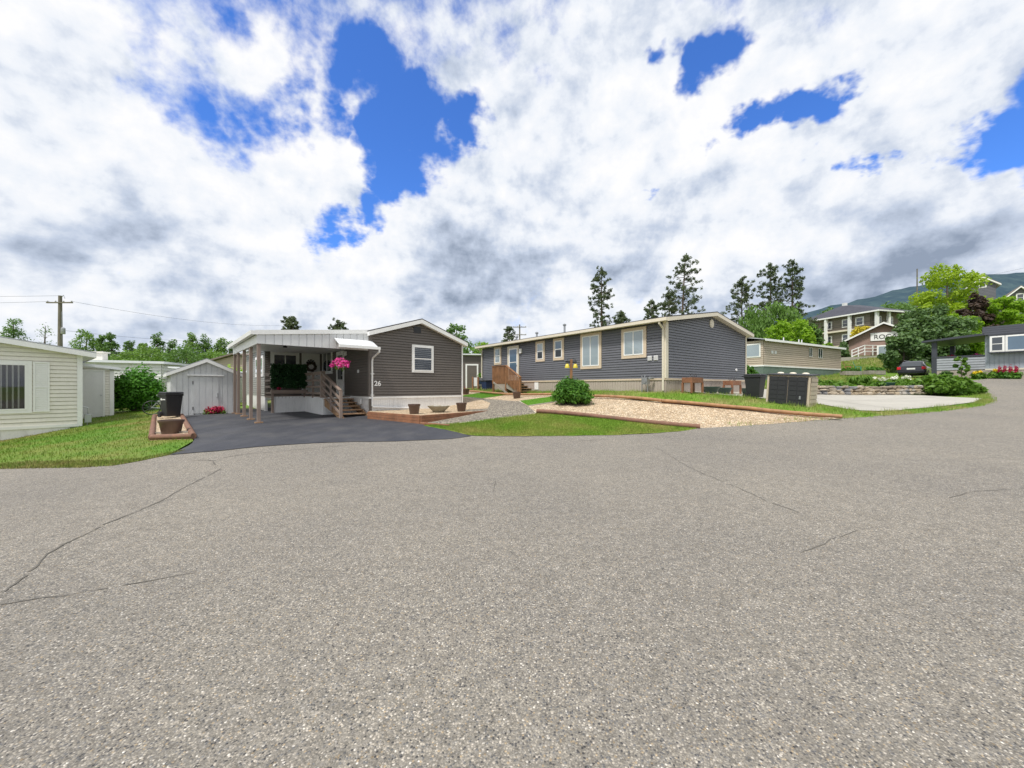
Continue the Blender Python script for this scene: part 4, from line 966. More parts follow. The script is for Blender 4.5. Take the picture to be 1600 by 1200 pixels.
fr.build('frame','metal',by); MB().box((-.34,-.06,.83),(-.1,.06,.88)).build('saddle','black_plastic',by,bevel=.02); MB().tube([(.36,-.28,1.02),(.36,0,1.0),(.36,.28,1.02)],.015,6).build('handlebar','black_plastic',by)
bq = empty('barbecue', (-15.75,18.4,T(-15.75,18.4)), R(30), 'covered dark barbecue standing left of the grey shed', 'barbecue')
MB().box((-.4,-.25,.75),(.4,.25,.9)).build('firebox','grey_white',bq,bevel=.02)
MB().tube([(-.42,0,1.02),(.42,0,1.02)],.17,14).build('lid','black_plastic',bq,True)
for sx_ in (-.35,.35):
    for sy_ in (-.2,.2): MB().box((sx_-.02,sy_-.02,0),(sx_+.02,sy_+.02,.75)).build('leg','metal',bq)
MB().box((-.75,-.2,.86),(-.41,.2,.9)).build('side_shelf','dark_resin',bq)
shrub(-21.15, 21.6, 2.35, 2.5, 'ivy', 'dense leafy vine mound between the small white shed and grey shed', 'shrub', None, 9000, .10, 34, 'vine_mound')

# ================================================================== CREAM HOUSE (left)
Wc = (-17.97, 16.0); rzW = math.atan2(.785, .62)
LH = empty('mobile_home', (*Wc, 0), rzW, 'cream mobile home with shutters at the left edge of the lawn', 'house')
fw = 7.2; fL = WF((-fw,0),(0,0),(0,-1)); fS = WF((0,0),(0,9),(1,0))
z0_ = -.02; zc_ = 2.86; zp_ = zc_+3.6*.175
lap(fL, [(0,z0_),(fw,z0_),(fw,zc_),(fw/2,zp_),(0,zc_)], 'cream_siding', LH, .16, .018)
lap(fS, [(0,z0_),(9,z0_),(9,zc_),(0,zc_)], 'cream_siding', LH, .16, .018)
ribs(fL, [(0,-1.6),(fw,-1.6),(fw,z0_-.1),(0,z0_-.1)], 'white_dirty', LH, .2, .012, .01, 'skirting'); ribs(fS, [(0,-1.6),(9,-1.6),(9,z0_-.1),(0,z0_-.1)], 'white_dirty', LH, .2, .012, .01, 'skirting')
mb = MB(); fL.box(mb, 0, fw+.03, z0_-.1, z0_+.01, 0, .05); fS.box(mb, 0, 9, z0_-.1, z0_+.01, 0, .046); mb.build('base_trim', 'white', LH)
mb = MB(); mb.box((-.10,-.05,z0_+.011),(.05,-.04,zc_)); mb.box((.040,-.0395,z0_+.011),(.049,.1,zc_)); mb.build('corner_trim', 'white', LH)
gable_roof(LH, -fw-.4, .42, -.35, 9.3, zc_+.06, zc_+.06, -fw/2, zc_+.06+(fw/2+.4)*.175, .05, 'grey_roof', 'white', .19)
window(LH, fL, fw-3.3, fw-1.27, .50, 2.52, 'white', .13, 'fixed', blind='v', sash='white')
def shutter(parent, wf, a0, a1, z0, z1, m):
    s = MB(); wf.box(s, a0, a1, z0, z1, .010, .045); so = s.build('shutter', m, parent); l = MB()
    wf.box(l, a0, a0+.05, z0, z1, .045, .075); wf.box(l, a1-.05, a1, z0, z1, .045, .075)
    for q in (z0, (z0+z1)/2-.03, z1-.06): wf.box(l, a0+.05, a1-.05, q, q+.06, .045, .075)
    z = z0+.08
    while z < z1-.09: wf.box(l, a0+.055, a1-.055, z, z+.03, .045, .065); z += .07
    l.build('louvre', m, so)
shutter(LH, fL, fw-1.24, fw-.83, .53, 2.5, 'white')
gmt = MB(); gmt.box((.12,.15,.0),(.32,.38,.35)); gmt.tube([(.2,.2,-.4),(.2,.2,0)],.02,6); gmt.tube([(.22,.25,.35),(.22,.25,.62),(.05,.25,.68)],.025,6); gmt.build('gas_meter', 'metal', LH, bevel=.02)
mb = MB(); fL.box(mb, fw-.30, fw-.02, -.45, z0_-.13, .012, .03); mb.build('crawl_vent', 'dark_resin', LH)

# small white shed beside it
SS = (-20.28, 19.5); ssr = math.atan2(.72,.69)
ss = empty('garden_shed', (*SS, -.03), ssr, 'small white lean-to shed with panelled door behind the cream house', 'shed')
s1 = WF((-2.6,0),(0,0),(0,-1)); s2 = WF((0,0),(0,2.4),(1,0))
lap(s1, [(0,0),(2.6,0),(2.6,2.38),(0,2.72)], 'cream_siding', ss, .13); lap(s2, [(0,0),(2.4,0),(2.4,2.38),(0,2.38)], 'cream_siding', ss, .13)
mb = MB(); mb.hexa([(-2.8,-.25,2.80),(.28,-.25,2.40),(.28,2.6,2.40),(-2.8,2.6,2.80)],[(-2.8,-.25,2.93),(.28,-.25,2.53),(.28,2.6,2.53),(-2.8,2.6,2.93)]); mb.build('roof','white_metal',ss)
mb = MB(); mb.box((-.10,-.05,0),(.05,-.04,2.38)); mb.box((.040,-.0395,0),(.049,.1,2.38)); mb.build('corner_trim','white',ss)
door(ss, s1, 2.6-1.08, 2.6-.27, .05, 2.40, 'grey_white', 'white', .06)
mb = MB(); mb.box((-2.6,0,-.3),(0,2.4,-.01)); mb.build('foundation','soil',ss)
# white mobile homes behind
nb = empty('mobile_home', (-24.2,26.5,.15), math.atan2(.28,.96), 'long low white mobile home behind the vine mound', 'house')
n1 = WF((-14,0),(0,0),(0,-1)); n2 = WF((0,0),(0,5),(1,0)); n3 = WF((0,5),(-14,5),(0,1))
lap(n1, [(0,.3),(14,.3),(14,2.95),(0,3.1)], 'white', nb, .2, .02); lap(n2, [(0,.3),(5,.3),(5,2.9),(0,2.95)], 'white', nb, .2, .02)
ribs(n1, [(0,-.4),(14,-.4),(14,.28),(0,.28)], 'white_dirty', nb, .2, .02, .01, 'skirting')
mb = MB(); mb.hexa([(-14.3,-.3,3.12),(.3,-.3,2.95),(.3,5.3,2.95),(-14.3,5.3,3.12)],[(-14.3,-.3,3.28),(.3,-.3,3.11),(.3,5.3,3.11),(-14.3,5.3,3.28)]); mb.build('roof','white_metal',nb)
mb = MB(); mb.box((-4.3,.8,3.0),(-3.7,1.3,3.7)); mb.box((-4.4,.7,3.7),(-3.6,1.4,3.78)); mb.build('chimney','cream_siding',nb)
nc_ = empty('mobile_home', (-19.6,25.6,.2), math.atan2(-.25,.97), 'white sided house end between vine mound and grey shed', 'house')
n1 = WF((-4.0,0),(1.2,0),(0,-1)); lap(n1, [(0,-.2),(5.2,-.2),(5.2,2.2),(0,2.62)], 'white', nc_, .2, .02)
lap(WF((1.2,0),(1.2,4),(1,0)), [(0,-.2),(4,-.2),(4,2.2),(0,2.2)], 'white', nc_, .2, .02)
mb = MB(); mb.hexa([(-4.2,-.2,2.63),(1.4,-.2,2.2),(1.4,4.2,2.2),(-4.2,4.2,2.63)],[(-4.2,-.2,2.73),(1.4,-.2,2.3),(1.4,4.2,2.3),(-4.2,4.2,2.73)]); mb.build('roof','white_metal',nc_)

# ================================================================== SLATE-BLUE HOUSE
Bc = (6.56, 16.4); rzB = math.atan2(.609, .793)
BH = empty('mobile_home', (*Bc, 0), rzB, 'long slate blue double-wide mobile home with beige trimmed windows', 'house')
BW, BL, BF = 8.06, 14.3, 1.88; BE = 4.30; BP = 4.98
bg_, bl_, br_, bb_ = WF((0,0),(BW,0),(0,-1)), WF((0,BL),(0,0),(-1,0)), WF((BW,0),(BW,BL),(1,0)), WF((BW,BL),(0,BL),(0,1))
def by_(y): return BL-y
lap(bg_, [(0,BF),(BW,BF),(BW,BE-.02),(BW/2,BP-.02),(0,BE-.02)], 'blue_siding', BH, .118)
lap(bb_, [(0,BF),(BW,BF),(BW,BE-.02),(BW/2,BP-.02),(0,BE-.02)], 'blue_siding', BH, .118)
lap(bl_, [(0,BF),(BL,BF),(BL,BE-.02),(0,BE-.02)], 'blue_siding', BH, .118)
lap(br_, [(0,BF),(BL,BF),(BL,BE-.02),(0,BE-.02)], 'blue_siding', BH, .118)
for wf in (bg_, bl_, br_, bb_): ribs(wf, [(0,.6),(wf.L,.6),(wf.L,BF-.07),(0,BF-.07)], 'beige_skirt', BH, .15, .018, .012, 'skirting')
mb = MB(); bg_.box(mb, -.02, BW+.02, BF-.07, BF+.01, 0, .05); bl_.box(mb, 0, BL, BF-.07, BF+.01, 0, .046); br_.box(mb, 0, BL, BF-.07, BF+.01, 0, .046); mb.build('base_trim', 'beige_trim', BH)
for (a, b) in (((-.05,-.05,BF+.011),(.14,-.04,BE)), ((BW-.10,-.05,BF+.011),(BW+.05,-.04,BE))):
    mb = MB(); mb.box(a, b); mb.build('corner_trim', 'cream_trim', BH)
mb = MB(); mb.box((-.049,-.039,BF+.011),(-.04,.10,BE)); mb.build('corner_trim', 'cream_trim', BH)
mb = MB(); mb.box((-.049,BL-.10,BF+.011),(-.04,BL+.02,BE)); mb.build('corner_trim', 'cream_trim', BH)
mb = MB(); mb.box((BW+.04,-.039,BF+.011),(BW+.049,.10,BE)); mb.build('corner_trim', 'cream_trim', BH)
rfB = gable_roof(BH, -.32, BW+.32, -.32, BL+.3, 4.42, 4.42, BW/2, 5.12, .05, 'dark_roof', 'cream_trim', .16)
mb = MB(); mb.box((-.46,-.3,4.28),(-.33,BL+.28,4.41)); mb.build('gutter', 'cream_trim', rfB)
for k, (yy, h) in enumerate(((11.8,.25),(9.7,.30),(7.2,.5),(4.0,.25))):
    mb = MB(); xx_ = 1.2; zz = 4.42+(xx_+.32)*.16; mb.tube([(xx_,yy,zz-.05),(xx_,yy,zz+h)], .06, 10); mb.lathe([(.1,0),(.11,.06),(.03,.12)], (xx_,yy,zz+h), 10); mb.build('roof_vent', 'metal', rfB)
mb = MB()
mb.hexa([(2.4,4.6,4.9),(3.9,4.6,5.12),(3.9,8.4,5.12),(2.4,8.4,4.9)],[(2.5,4.7,5.0),(3.9,4.7,5.17),(3.9,8.3,5.17),(2.5,8.3,5.0)]); mb.build('solar_heater', 'black_plastic', rfB)
MB().tube([(-.39,.06,4.3),(-.39,.06,4.2),(-.09,.07,4.02),(-.085,.07,3.9),(-.085,.07,1.36)], .045, 8).build('downpipe', 'cream_trim', BH, True)
MB().tube([(-.39,BL-.1,4.3),(-.39,BL-.1,4.2),(-.09,BL-.08,4.0),(-.085,BL-.08,1.5)], .045, 8).build('downpipe', 'cream_trim', BH, True)
window(BH, bl_, BL-12.73, BL-11.9, 3.03, 4.24, 'beige_trim', .13, 'hung', 'glass_curtain')
window(BH, bl_, BL-8.38, BL-7.58, 3.01, 4.22, 'beige_trim', .14, 'hung', 'glass_curtain', panes=('glass','glass_curtain'))
window(BH, bl_, BL-6.86, BL-6.02, 3.01, 4.24, 'beige_trim', .14, 'hung', 'glass_blue', panes=('glass','glass_blue'))
window(BH, bl_, BL-4.80, BL-3.42, 2.44, 4.27, 'beige_trim', .14, 'slider', 'glass_curtain', panes=('glass_curtain','glass_curtain'))
window(BH, bl_, BL-2.22, BL-.90, 2.83, 4.22, 'beige_trim', .14, 'slider', 'glass_curtain')
door(BH, bl_, BL-11.15, BL-9.98, BF+.05, 4.15, 'white', 'cream_trim', .13, 'glass')
for a in (.63, .33):
    mb = MB(); bl_.box(mb, BL-a-.2, BL-a, 2.67, 2.88, .018, .06)
    for k in range(4): bl_.box(mb, BL-a-.19, BL-a-.01, 2.69+k*.048, 2.70+k*.048, .06, .075)
    mb.build('wall_vent', 'grey_white', BH)
mb = MB(); bl_.box(mb, BL-8.5, BL-8.16, 1.36, 1.78, .013, .04); mb.build('access_panel', 'white', BH)
mb = MB(); bl_.box(mb, BL-9.88, BL-9.7, 3.62, 3.92, .018, .14); mb.build('wall_lamp', 'white', BH, bevel=.02)
mb = MB(); mb.tube([(4.05,-.018,4.62),(4.05,-.06,4.62)], .205, 24); mb.tube([(4.05,-.0605,4.62),(4.05,-.075,4.62)], .15, 24); rv = mb.build('round_gable_vent', 'cream_trim', BH); rv.name = 'gable_vent'
mb = MB(); mb.tube([(6.8,-.018,2.42),(6.8,-.07,2.42)], .07, 12); mb.build('dryer_vent', 'white', BH)
gm = MB(); gm.box((-.42,.62,1.62),(-.2,.86,1.92)); gm.tube([(-.31,.66,1.2),(-.31,.66,1.64)],.02,6); gm.tube([(-.31,.80,1.9),(-.31,.80,2.02),(-.08,.95,2.05)],.02,6); gm.tube([(-.44,.74,1.76),(-.42,.74,1.76)],.09,14); gm.tube([(-.3,.95,1.2),(-.3,.95,2.0)],.025,6); gm.tube([(-.42,.5,1.9),(-.15,.5,1.9)],.06,8)
gm.build('gas_meter', 'metal', BH)
# wooden stoop
def fromB(x, y, z=0): return (Bc[0]+.793*x-.609*y, Bc[1]+.609*x+.793*y, z)
gz = T(*fromB(-.6, 10.3)[:2])
so_ = empty('wooden_stoop', fromB(0,10.3,gz), rzB, 'orange stained wooden stoop with picket railing and steps at the slate house', 'steps')
PZ_ = BF+.02-gz
mb = MB()
for k in range(8): mb.box((-1.30+k*.155,-.62,PZ_-.04),(-1.30+k*.155+.145,.80,PZ_))
mb.box((-1.3,-.62,PZ_-.2),(-1.26,.80,PZ_-.041)); mb.box((-1.26,.76,PZ_-.2),(-.06,.80,PZ_-.041)); mb.build('platform', 'wood_tread', so_)
for (x, y) in ((-1.26,-.58),(-1.26,.76),(-.1,.76)):
    m_ = MB(); m_.box((x-.05,y-.05,-.1),(x+.05,y+.05,PZ_+(.95 if x < -1 else -.05))); m_.build('leg', 'wood_orange', so_)
pk = MB(); y = -.50
while y < .74: pk.box((-1.335,y,PZ_-.18),(-1.305,y+.085,PZ_+.90)); y += .135
pk.box((-1.36,-.6,PZ_+.90),(-1.22,.84,PZ_+.94)); x = -1.2
while x < -.05: pk.box((x,.81,PZ_-.18),(x+.1,.835,PZ_+.9)); x += .125
pk.box((-1.22,.78,PZ_+.9),(-.02,.88,PZ_+.94)); pk.build('railing', 'wood_orange', so_)
nst = 4; run = .34
g2 = T(*fromB(-.6, 8.2)[:2])-gz
for k in range(nst):
    z = PZ_-(k+1)*(PZ_-g2)/(nst+1); m_ = MB(); m_.box((-1.24,-.62-(k+1)*run,z-.04),(-.12,-.62-k*run+.02,z)); m_.build('tread', 'wood_tread', so_)
for sx_ in (-1.26,-.12):
    m_ = MB(); m_.hexa([(sx_-.02,-.6,PZ_-.45),(sx_+.02,-.6,PZ_-.45),(sx_+.02,-.62-nst*run,g2-.12),(sx_-.02,-.62-nst*run,g2-.12)],[(sx_-.02,-.6,PZ_-.12),(sx_+.02,-.6,PZ_-.12),(sx_+.02,-.62-nst*run,g2+.12),(sx_-.02,-.62-nst*run,g2+.12)]); m_.build('stringer', 'wood_grey', so_)
pk = MB(); y = -.66; ye = -.62-nst*run
while y > ye:
    t = (y+.62)/(ye+.62); zl = PZ_+(g2-PZ_)*t; pk.box((-1.335,y-.085,zl-.12),(-1.305,y,zl+.86)); y -= .135
pk.bar((-1.29,-.60,PZ_+.93),(-1.29,ye-.05,g2+.93),.14,.04); pk.box((-1.33,ye-.05,g2-.1),(-1.24,ye+.04,g2+.9)); pk.build('stair_railing', 'wood_orange', so_)
m_ = MB(); m_.bar((-1.38,.6,PZ_-.1),(-1.38,-.9,-.05),.04,.1); m_.build('brace', 'wood_grey', so_)
# box planter and blue tub left of the stoop
x, y, z = at(748, 609); pq = empty('planter_box', (x,y,z), rzB+.6, 'small wooden-legged planter with a blue and white painted front', 'planter box')
MB().box((-.55,-.2,.25),(.55,.2,.85)).build('box', 'grey_white', pq, bevel=.01); mb = MB(); mb.box((-.5,-.208,.4),(.5,-.2005,.66)); mb.build('painted_band', mat('blue_paint',(.03,.12,.28),.5), pq)
for sx_ in (-.58,.58):
    for sy_ in (-.2,.2): MB().box((sx_-.05,sy_-.05,0),(sx_+.05,sy_+.05,.9)).build('leg', 'wood_orange', pq)
leafcloud('foliage', [(.4,0,1.0),(.5,.05,1.1)], [.2,.15], 160, .08, 'garden', pq)
x, y, z = at(765, 609.5); tb_ = empty('storage_tub', (x,y,z), rzB, 'navy plastic tub beside the wooden stoop', 'tub')
mb = MB(); mb.hexa([(-.45,-.25,0),(.45,-.25,0),(.45,.25,0),(-.45,.25,0)],[(-.52,-.3,.6),(.52,-.3,.6),(.52,.3,.6),(-.52,.3,.6)]); mb.build('body', mat('navy_plastic',(.015,.03,.10),.4), tb_, bevel=.03); MB().box((-.55,-.33,.6),(.55,.33,.66)).build('lid', 'dark_resin', tb_, bevel=.015)
# dark shed far left of the slate house
ds = empty('garden_shed', (-4.35, 33.0, 1.3), R(8), 'dark brown shed with white framed door between the two houses', 'shed')
d1 = WF((-2.2,0),(2.0,0),(0,-1)); d2 = WF((2.0,0),(2.0,3),(1,0)); d3 = WF((-2.2,3),(-2.2,0),(-1,0))
ribs(d1, [(0,0),(4.2,0),(4.2,2.9),(0,2.95)], 'dark_siding', ds, .2, .012, .01, 'wall', .06); ribs(d2, [(0,0),(3,0),(3,2.9),(0,2.9)], 'dark_siding', ds, .2, .012, .01, 'wall', .06); ribs(d3, [(0,0),(3,0),(3,2.9),(0,2.9)], 'dark_siding', ds, .2, .012, .01, 'wall', .06)
mb = MB(); mb.box((-2.5,-.3,2.96),(2.3,3.2,3.06)); mb.build('roof', 'white_metal', ds)
door(ds, d1, 2.55, 3.65, 0, 2.2, 'dark_siding', 'white', .13, 'flat')
grs = shrub(-5.1, 31.4, 1.6, .8, 'garden', 'tufty green plant at the foot of the dark brown shed', 'shrub', None, 900, .1, 10)
# yellow lantern post
x, y = G(892.5, 617); zl = T(x, y)
lp = empty('lantern_post', (x, y, zl), R(5), 'wooden post with two yellow hanging lanterns behind the round shrub', 'lamp post')
hgt = 1.5+43.5/600*y-zl
MB().box((-.055,-.055,-.2),(.055,.055,hgt)).build('post', 'wood_orange', lp, bevel=.008)
MB().box((-.28,-.03,hgt-.16),(.28,.03,hgt-.10)).build('crossbar', 'black_plastic', lp)
for s in (-1,1):
    mb = MB(); mb.tube([(s*.2,-.02,hgt-.1),(s*.2,-.02,hgt+.0),(s*.08,-.02,hgt+.02)],.012,5); mb.lathe([(.03,0),(.045,.04),(.01,.06)],(s*.2,-.02,hgt-.24),8); la = mb.build('lantern', 'black_plastic', lp)
    MB().lathe([(.12,0),(.115,.05),(.08,.17),(.04,.2)],(s*.2,-.02,hgt-.42),14).build('shade', 'yellow_glass', la, True)
x, y = G(896, 633); bush = shrub(x, y+.25, 1.72, 1.02, 'bush', 'round glossy green shrub on the beige gravel', 'shrub', None, 9000, .055, 40, 'round_shrub', elong=2.2)
# planter tables, bowls along the gable
for k, x0 in enumerate((.62, 4.45)):
    gx_, gy_, _ = fromB(x0+.4,-.65); zt_ = T(gx_, gy_)+.05
    t = empty('planter_table', (gx_,gy_,zt_), rzB, ('orange cedar planter table nearest the house corner','orange cedar planter table at the right end of the gable')[k], 'planter table', 'planter tables')
    t.scale = (.85,.85,.92); mb = MB(); mb.box((-.58,-.26,.46),(.58,.26,.70)); mb.build('trough', 'wood_red', t, bevel=.008)
    for sx_ in (-.54,.54):
        for sy_ in (-.23,.23): MB().box((sx_-.045,sy_-.045,0),(sx_+.045,sy_+.045,.459)).build('leg', 'wood_red', t)
    mb = MB(); r2 = random.Random(k)
    for q in range(10): a = r2.uniform(-.45,.45); mb.tube([(a,0,.68),(a+r2.uniform(-.08,.08),r2.uniform(-.1,.1),.80),(a+r2.uniform(-.15,.15),r2.uniform(-.1,.1),.86+r2.uniform(0,.12))],[.012,.008,.004],4)
    mb.build('dry_stems', 'wire', t)
for k, (x0, l, w) in enumerate(((2.42,'dark green bowl planter right of the first planter table',.8),(3.75,'dark green bowl planter in the middle of the gable wall',.72),(6.5,'dark green bowl planter at the far right gable corner',.8))):
    gx_, gy_, _ = fromB(x0,-.75); t = empty('bowl_planter', (gx_,gy_,T(gx_,gy_)+.05), 0, l, 'bowl planter', 'bowl planters')
    MB().lathe([(w*.28,0),(w*.3,.02),(w*.47,.24),(w*.5,.26),(w*.5,.29),(w*.45,.29),(w*.4,.22)],(0,0,0),24).build('bowl','green_bowl',t,True)
    if k != 1: MB().tube([(0,0,.2),(.03,0,.42)],[.01,.006],4).build('plant_stem','wire',t)
# low charcoal storage box
x1, y1 = 9.86, 14.9; x2, y2 = x1+1.33*.65, y1-1.33*.76
SBz = T((x1+x2)/2,(y1+y2)/2); L_ = math.hypot(x2-x1,y2-y1)
sbx = empty('storage_box', (x1,y1,SBz), math.atan2(y2-y1,x2-x1), 'low charcoal resin storage box with beige ends on the grass', 'storage box'); sbx.rotation_euler[1] = R(3.5)
SH_ = 1.2; dp_ = 1.1
mb = MB(); mb.hexa([(0,.02,-.1),(L_,.02,-.1),(L_,dp_,-.1),(0,dp_,-.1)],[(0.02,.02,SH_-.04),(L_-.02,.02,SH_-.04),(L_-.02,dp_,SH_-.04),(.02,dp_,SH_-.04)]); mb.build('body','beige_resin',sbx)
for i in range(2):
    a0 = .06+i*(L_-.12)/2; a1 = a0+(L_-.12)/2-.015; mb = MB(); mb.box((a0,-.02,.02),(a1,.018,SH_-.10)); dr = mb.build('door','dark_resin',sbx,bevel=.008)
    p_ = MB()
    for r_ in range(6):
        z0__ = .09+r_*.175
        for c_ in range(2):
            b0_ = a0+.05+c_*(a1-a0-.08)/2; b1_ = b0_+(a1-a0-.08)/2-.03; p_.box((b0_,-.032,z0__),(b1_,-.0205,z0__+.145))
    p_.build('raised_panel','dark_resin',dr)
    if i: MB().box((a1-.22,-.05,.30),(a1-.17,-.021,.42)).build('handle','metal',dr)
for xa in (-.01, L_-.05):
    mb = MB(); mb.box((xa,-.03,-.1),(xa+.06,.0,SH_-.05)); mb.build('corner_post','beige_resin',sbx)
p_ = MB()
for r_ in range(7): p_.box((L_-.001,.1,.0+r_*.16),(L_+.018,dp_-.03,.13+r_*.16))
p_.build('side_panel','beige_resin',sbx)
mb = MB(); mb.hexa([(-.04,-.07,SH_-.04),(L_+.04,-.07,SH_-.04),(L_+.04,dp_+.05,SH_-.0),(-.04,dp_+.05,SH_-.0)],[(-.04,-.07,SH_),(L_+.04,-.07,SH_),(L_+.04,dp_+.05,SH_+.06),(-.04,dp_+.05,SH_+.06)]); mb.build('lid','dark_resin',sbx,bevel=.01)
ov = MB()
for k in range(3): ov.lathe([(.12,0),(.10,.03),(.05,.05)],(.25+k*.4,dp_*.55,SH_+.045),12,1,.7)
tag(ov.build('plastic_lids','cream_trim',sbx,True))

# ================================================================== STONE WALL, GARDEN BANK
wp = [G(1262,617.5),G(1300,617.8),G(1360,618.3),G(1425,617.5),G(1462,616)]
wr_ = random.Random(9); mb = MB()
def stone(mb, c, s, r):
    vs = []
    for z in (-1, -.35, .45, 1):
        k = 1 if abs(z) < .9 else .72
        ring_ = []
        for j in range(8): a = j*PI/4+r.uniform(-.15,.15); q = k*r.uniform(.86,1.1); ring_.append((c[0]+s[0]*q*math.cos(a)*1.05, c[1]+s[1]*q*math.sin(a)*1.05, c[2]+s[2]*z*r.uniform(.85,1)))
        vs.append(ring_)
    for a, b in zip(vs, vs[1:]): mb.hexa(a, b)
stones = MB(); tot = []
for (p, q) in zip(wp, wp[1:]):
    L = math.hypot(q[0]-p[0], q[1]-p[1]); s = 0
    for row in range(3):
        s = wr_.uniform(-.2,.1)
        while s < L:
            w = wr_.uniform(.14,.62); t = (s+w/2)/L; x = p[0]+(q[0]-p[0])*t; y = p[1]+(q[1]-p[1])*t
            stone(stones, (x, y+row*.06+wr_.uniform(-.04,.05), T(x,y)+.10+row*.165+wr_.uniform(-.02,.02)), (w/2*1.02, .17, wr_.uniform(.065,.115)), wr_); s += w
m, n, b = newmat('fieldstone'); gI = nd(n,'ShaderNodeNewGeometry'); vpos = gI.outputs['Position']
cst = ramp(n, gI.outputs['Random Per Island'], [(0,(.26,.22,.17)),(.2,(.34,.28,.20)),(.4,(.19,.19,.20)),(.55,(.42,.36,.27)),(.7,(.24,.19,.14)),(.85,(.36,.33,.29))])
# islands inside one stone share its colour by position instead
vo = nd(n,'ShaderNodeTexVoronoi'); vo.inputs['Scale'].default_value = 2.6; lk(n, vmath(n,'MULTIPLY',vpos,(1,1,1.7)), vo.inputs['Vector']); sp_ = nd(n,'ShaderNodeSeparateColor'); lk(n, vo.outputs['Color'], sp_.inputs[0])
cst = ramp(n, sp_.outputs[0], [(0,(.26,.22,.17)),(.2,(.36,.29,.20)),(.4,(.19,.19,.20)),(.55,(.44,.37,.28)),(.7,(.24,.19,.14)),(.85,(.38,.35,.31))])
cn = noise(n, vpos, 14, 5, .7).outputs['Fac']; cst = mixc(n, mapr(n, cn, .4, .75, 0, .6), cst, (.12,.11,.09)); lk(n, cst, b.inputs['Base Color']); b.inputs['Roughness'].default_value = .9; bumpn(n, b, cn, .6, .02); M['fieldstone'] = m
# dark earth behind the stones
back = MB()
for (p, q) in zip(wp, wp[1:]):
    back.hexa([(p[0],p[1]+.12,T(*p)-.1),(q[0],q[1]+.12,T(*q)-.1),(q[0],q[1]+.5,T(*q)-.1),(p[0],p[1]+.5,T(*p)-.1)], [(p[0],p[1]+.12,T(*p)+.47),(q[0],q[1]+.12,T(*q)+.47),(q[0],q[1]+.5,T(*q)+.47),(p[0],p[1]+.5,T(*p)+.47)])
swl = stones.build('stone_wall', 'fieldstone'); tag(swl, 'low dry-laid fieldstone retaining wall behind the concrete driveway', 'retaining wall'); back.build('earth_core', 'soil', swl)
BED = [(wp[0][0],wp[0][1]+.4),(wp[1][0],wp[1][1]+.4),(wp[2][0],wp[2][1]+.4),(wp[3][0],wp[3][1]+.4),(wp[4][0],wp[4][1]+.4),(26,22),(27,25),(22,25.2),(17,24.2)]
cs = []; rs = []
for k in range(170):
    x = rng.uniform(16,27); y = rng.uniform(20.5,25)
    if inpoly(np.array([x]), np.array([y]), BED)[0]: cs.append((x,y,T(x,y)+rng.uniform(.05,.22))); rs.append(rng.uniform(.12,.26))
gp = leafcloud('garden_plants', cs, rs, 7500, .11, 'garden', None, .9, 0, .2, 2.4); tag(gp, 'mixed low garden foliage spilling over the stone wall', 'plants', None, 'stuff')
def blooms(name, cs_, r_, n_, m_, label, group=None, h=.5, grp=None):
    x, y, z = cs_; root = empty(name, (x,y,z), 0, label, 'flowers', group)
    leafcloud('foliage', [(0,0,h*.4),(.2,.1,h*.35),(-.2,-.1,h*.35)], [r_,r_*.8,r_*.8], int(n_*1.3), .10, 'garden', root, .8, 0, .3, 2.2)
    leafcloud('blossoms', [(rng.uniform(-r_,r_), rng.uniform(-r_,r_)*.6, h*rng.uniform(.75,1.1)) for _ in range(9)], [.07]*9, n_, .06, m_, root)
    return root
for px, py, l in ((1398,610,'white blossoms left of the parked car above the wall'),(1412,608,'white blossoms under the parked car bumper, right clump'),(1372,612,'white blossoms over the middle of the stone wall')):
    x, y, z = at(px, py, .0); blooms('flower_clump', (x, y, T(x,y)+.25), .3, 110, 'whitefl', l, 'white flowers in the garden', .5)
# big leafy shrub at the tip
x, y = G(1492, 617); shrub(x, y+.6, 3.0, 1.05, 'garden', 'large sprawling leafy shrub at the tip of the stone wall', 'shrub', None, 6500, .13, 34, 'leafy_shrub')
x, y = G(1445, 616); shrub(x, y+.7, 2.0, .55, 'garden', 'leafy shrub above the right part of the stone wall', 'shrub', None, 3500, .12, 22, 'leafy_shrub')
x, y = G(1528, 617); shrub(x, y+.4, 1.4, .6, 'garden', 'small trailing shrub at the road bend', 'shrub', None, 1800, .11, 14, 'leafy_shrub')
# day-lily clumps: long arching leaves
for px, py, h, l in ((1365,611,.55,'arching day-lily clump over the middle of the wall'),(1345,611,.5,'arching day-lily clump left of the middle of the wall')):
    x, y, _ = at(px, py); y += .5; zz = T(x,y)+.2; mb = MB(); r2 = random.Random(px)
    for k in range(70):
        a = r2.uniform(0,2*PI); L = r2.uniform(.35,.75)*h/.5; w = .022; ux, uy = math.cos(a), math.sin(a); px_, py_ = -uy*w, ux*w; o0 = (ux*.05,uy*.05)
        p0 = (o0[0],o0[1],0); p1 = (ux*L*.45,uy*L*.45,h*r2.uniform(.8,1.2)); p2 = (ux*L,uy*L,h*r2.uniform(.4,.9))
        mb.poly([(p0[0]-px_,p0[1]-py_,0),(p0[0]+px_,p0[1]+py_,0),(p1[0]+px_,p1[1]+py_,p1[2]),(p1[0]-px_,p1[1]-py_,p1[2])]); mb.poly([(p1[0]-px_,p1[1]-py_,p1[2]),(p1[0]+px_,p1[1]+py_,p1[2]),p2])
    o = mb.build('day_lily', 'garden', None, loc=(x,y,zz)); tag(o, l, 'plant', 'day lilies')
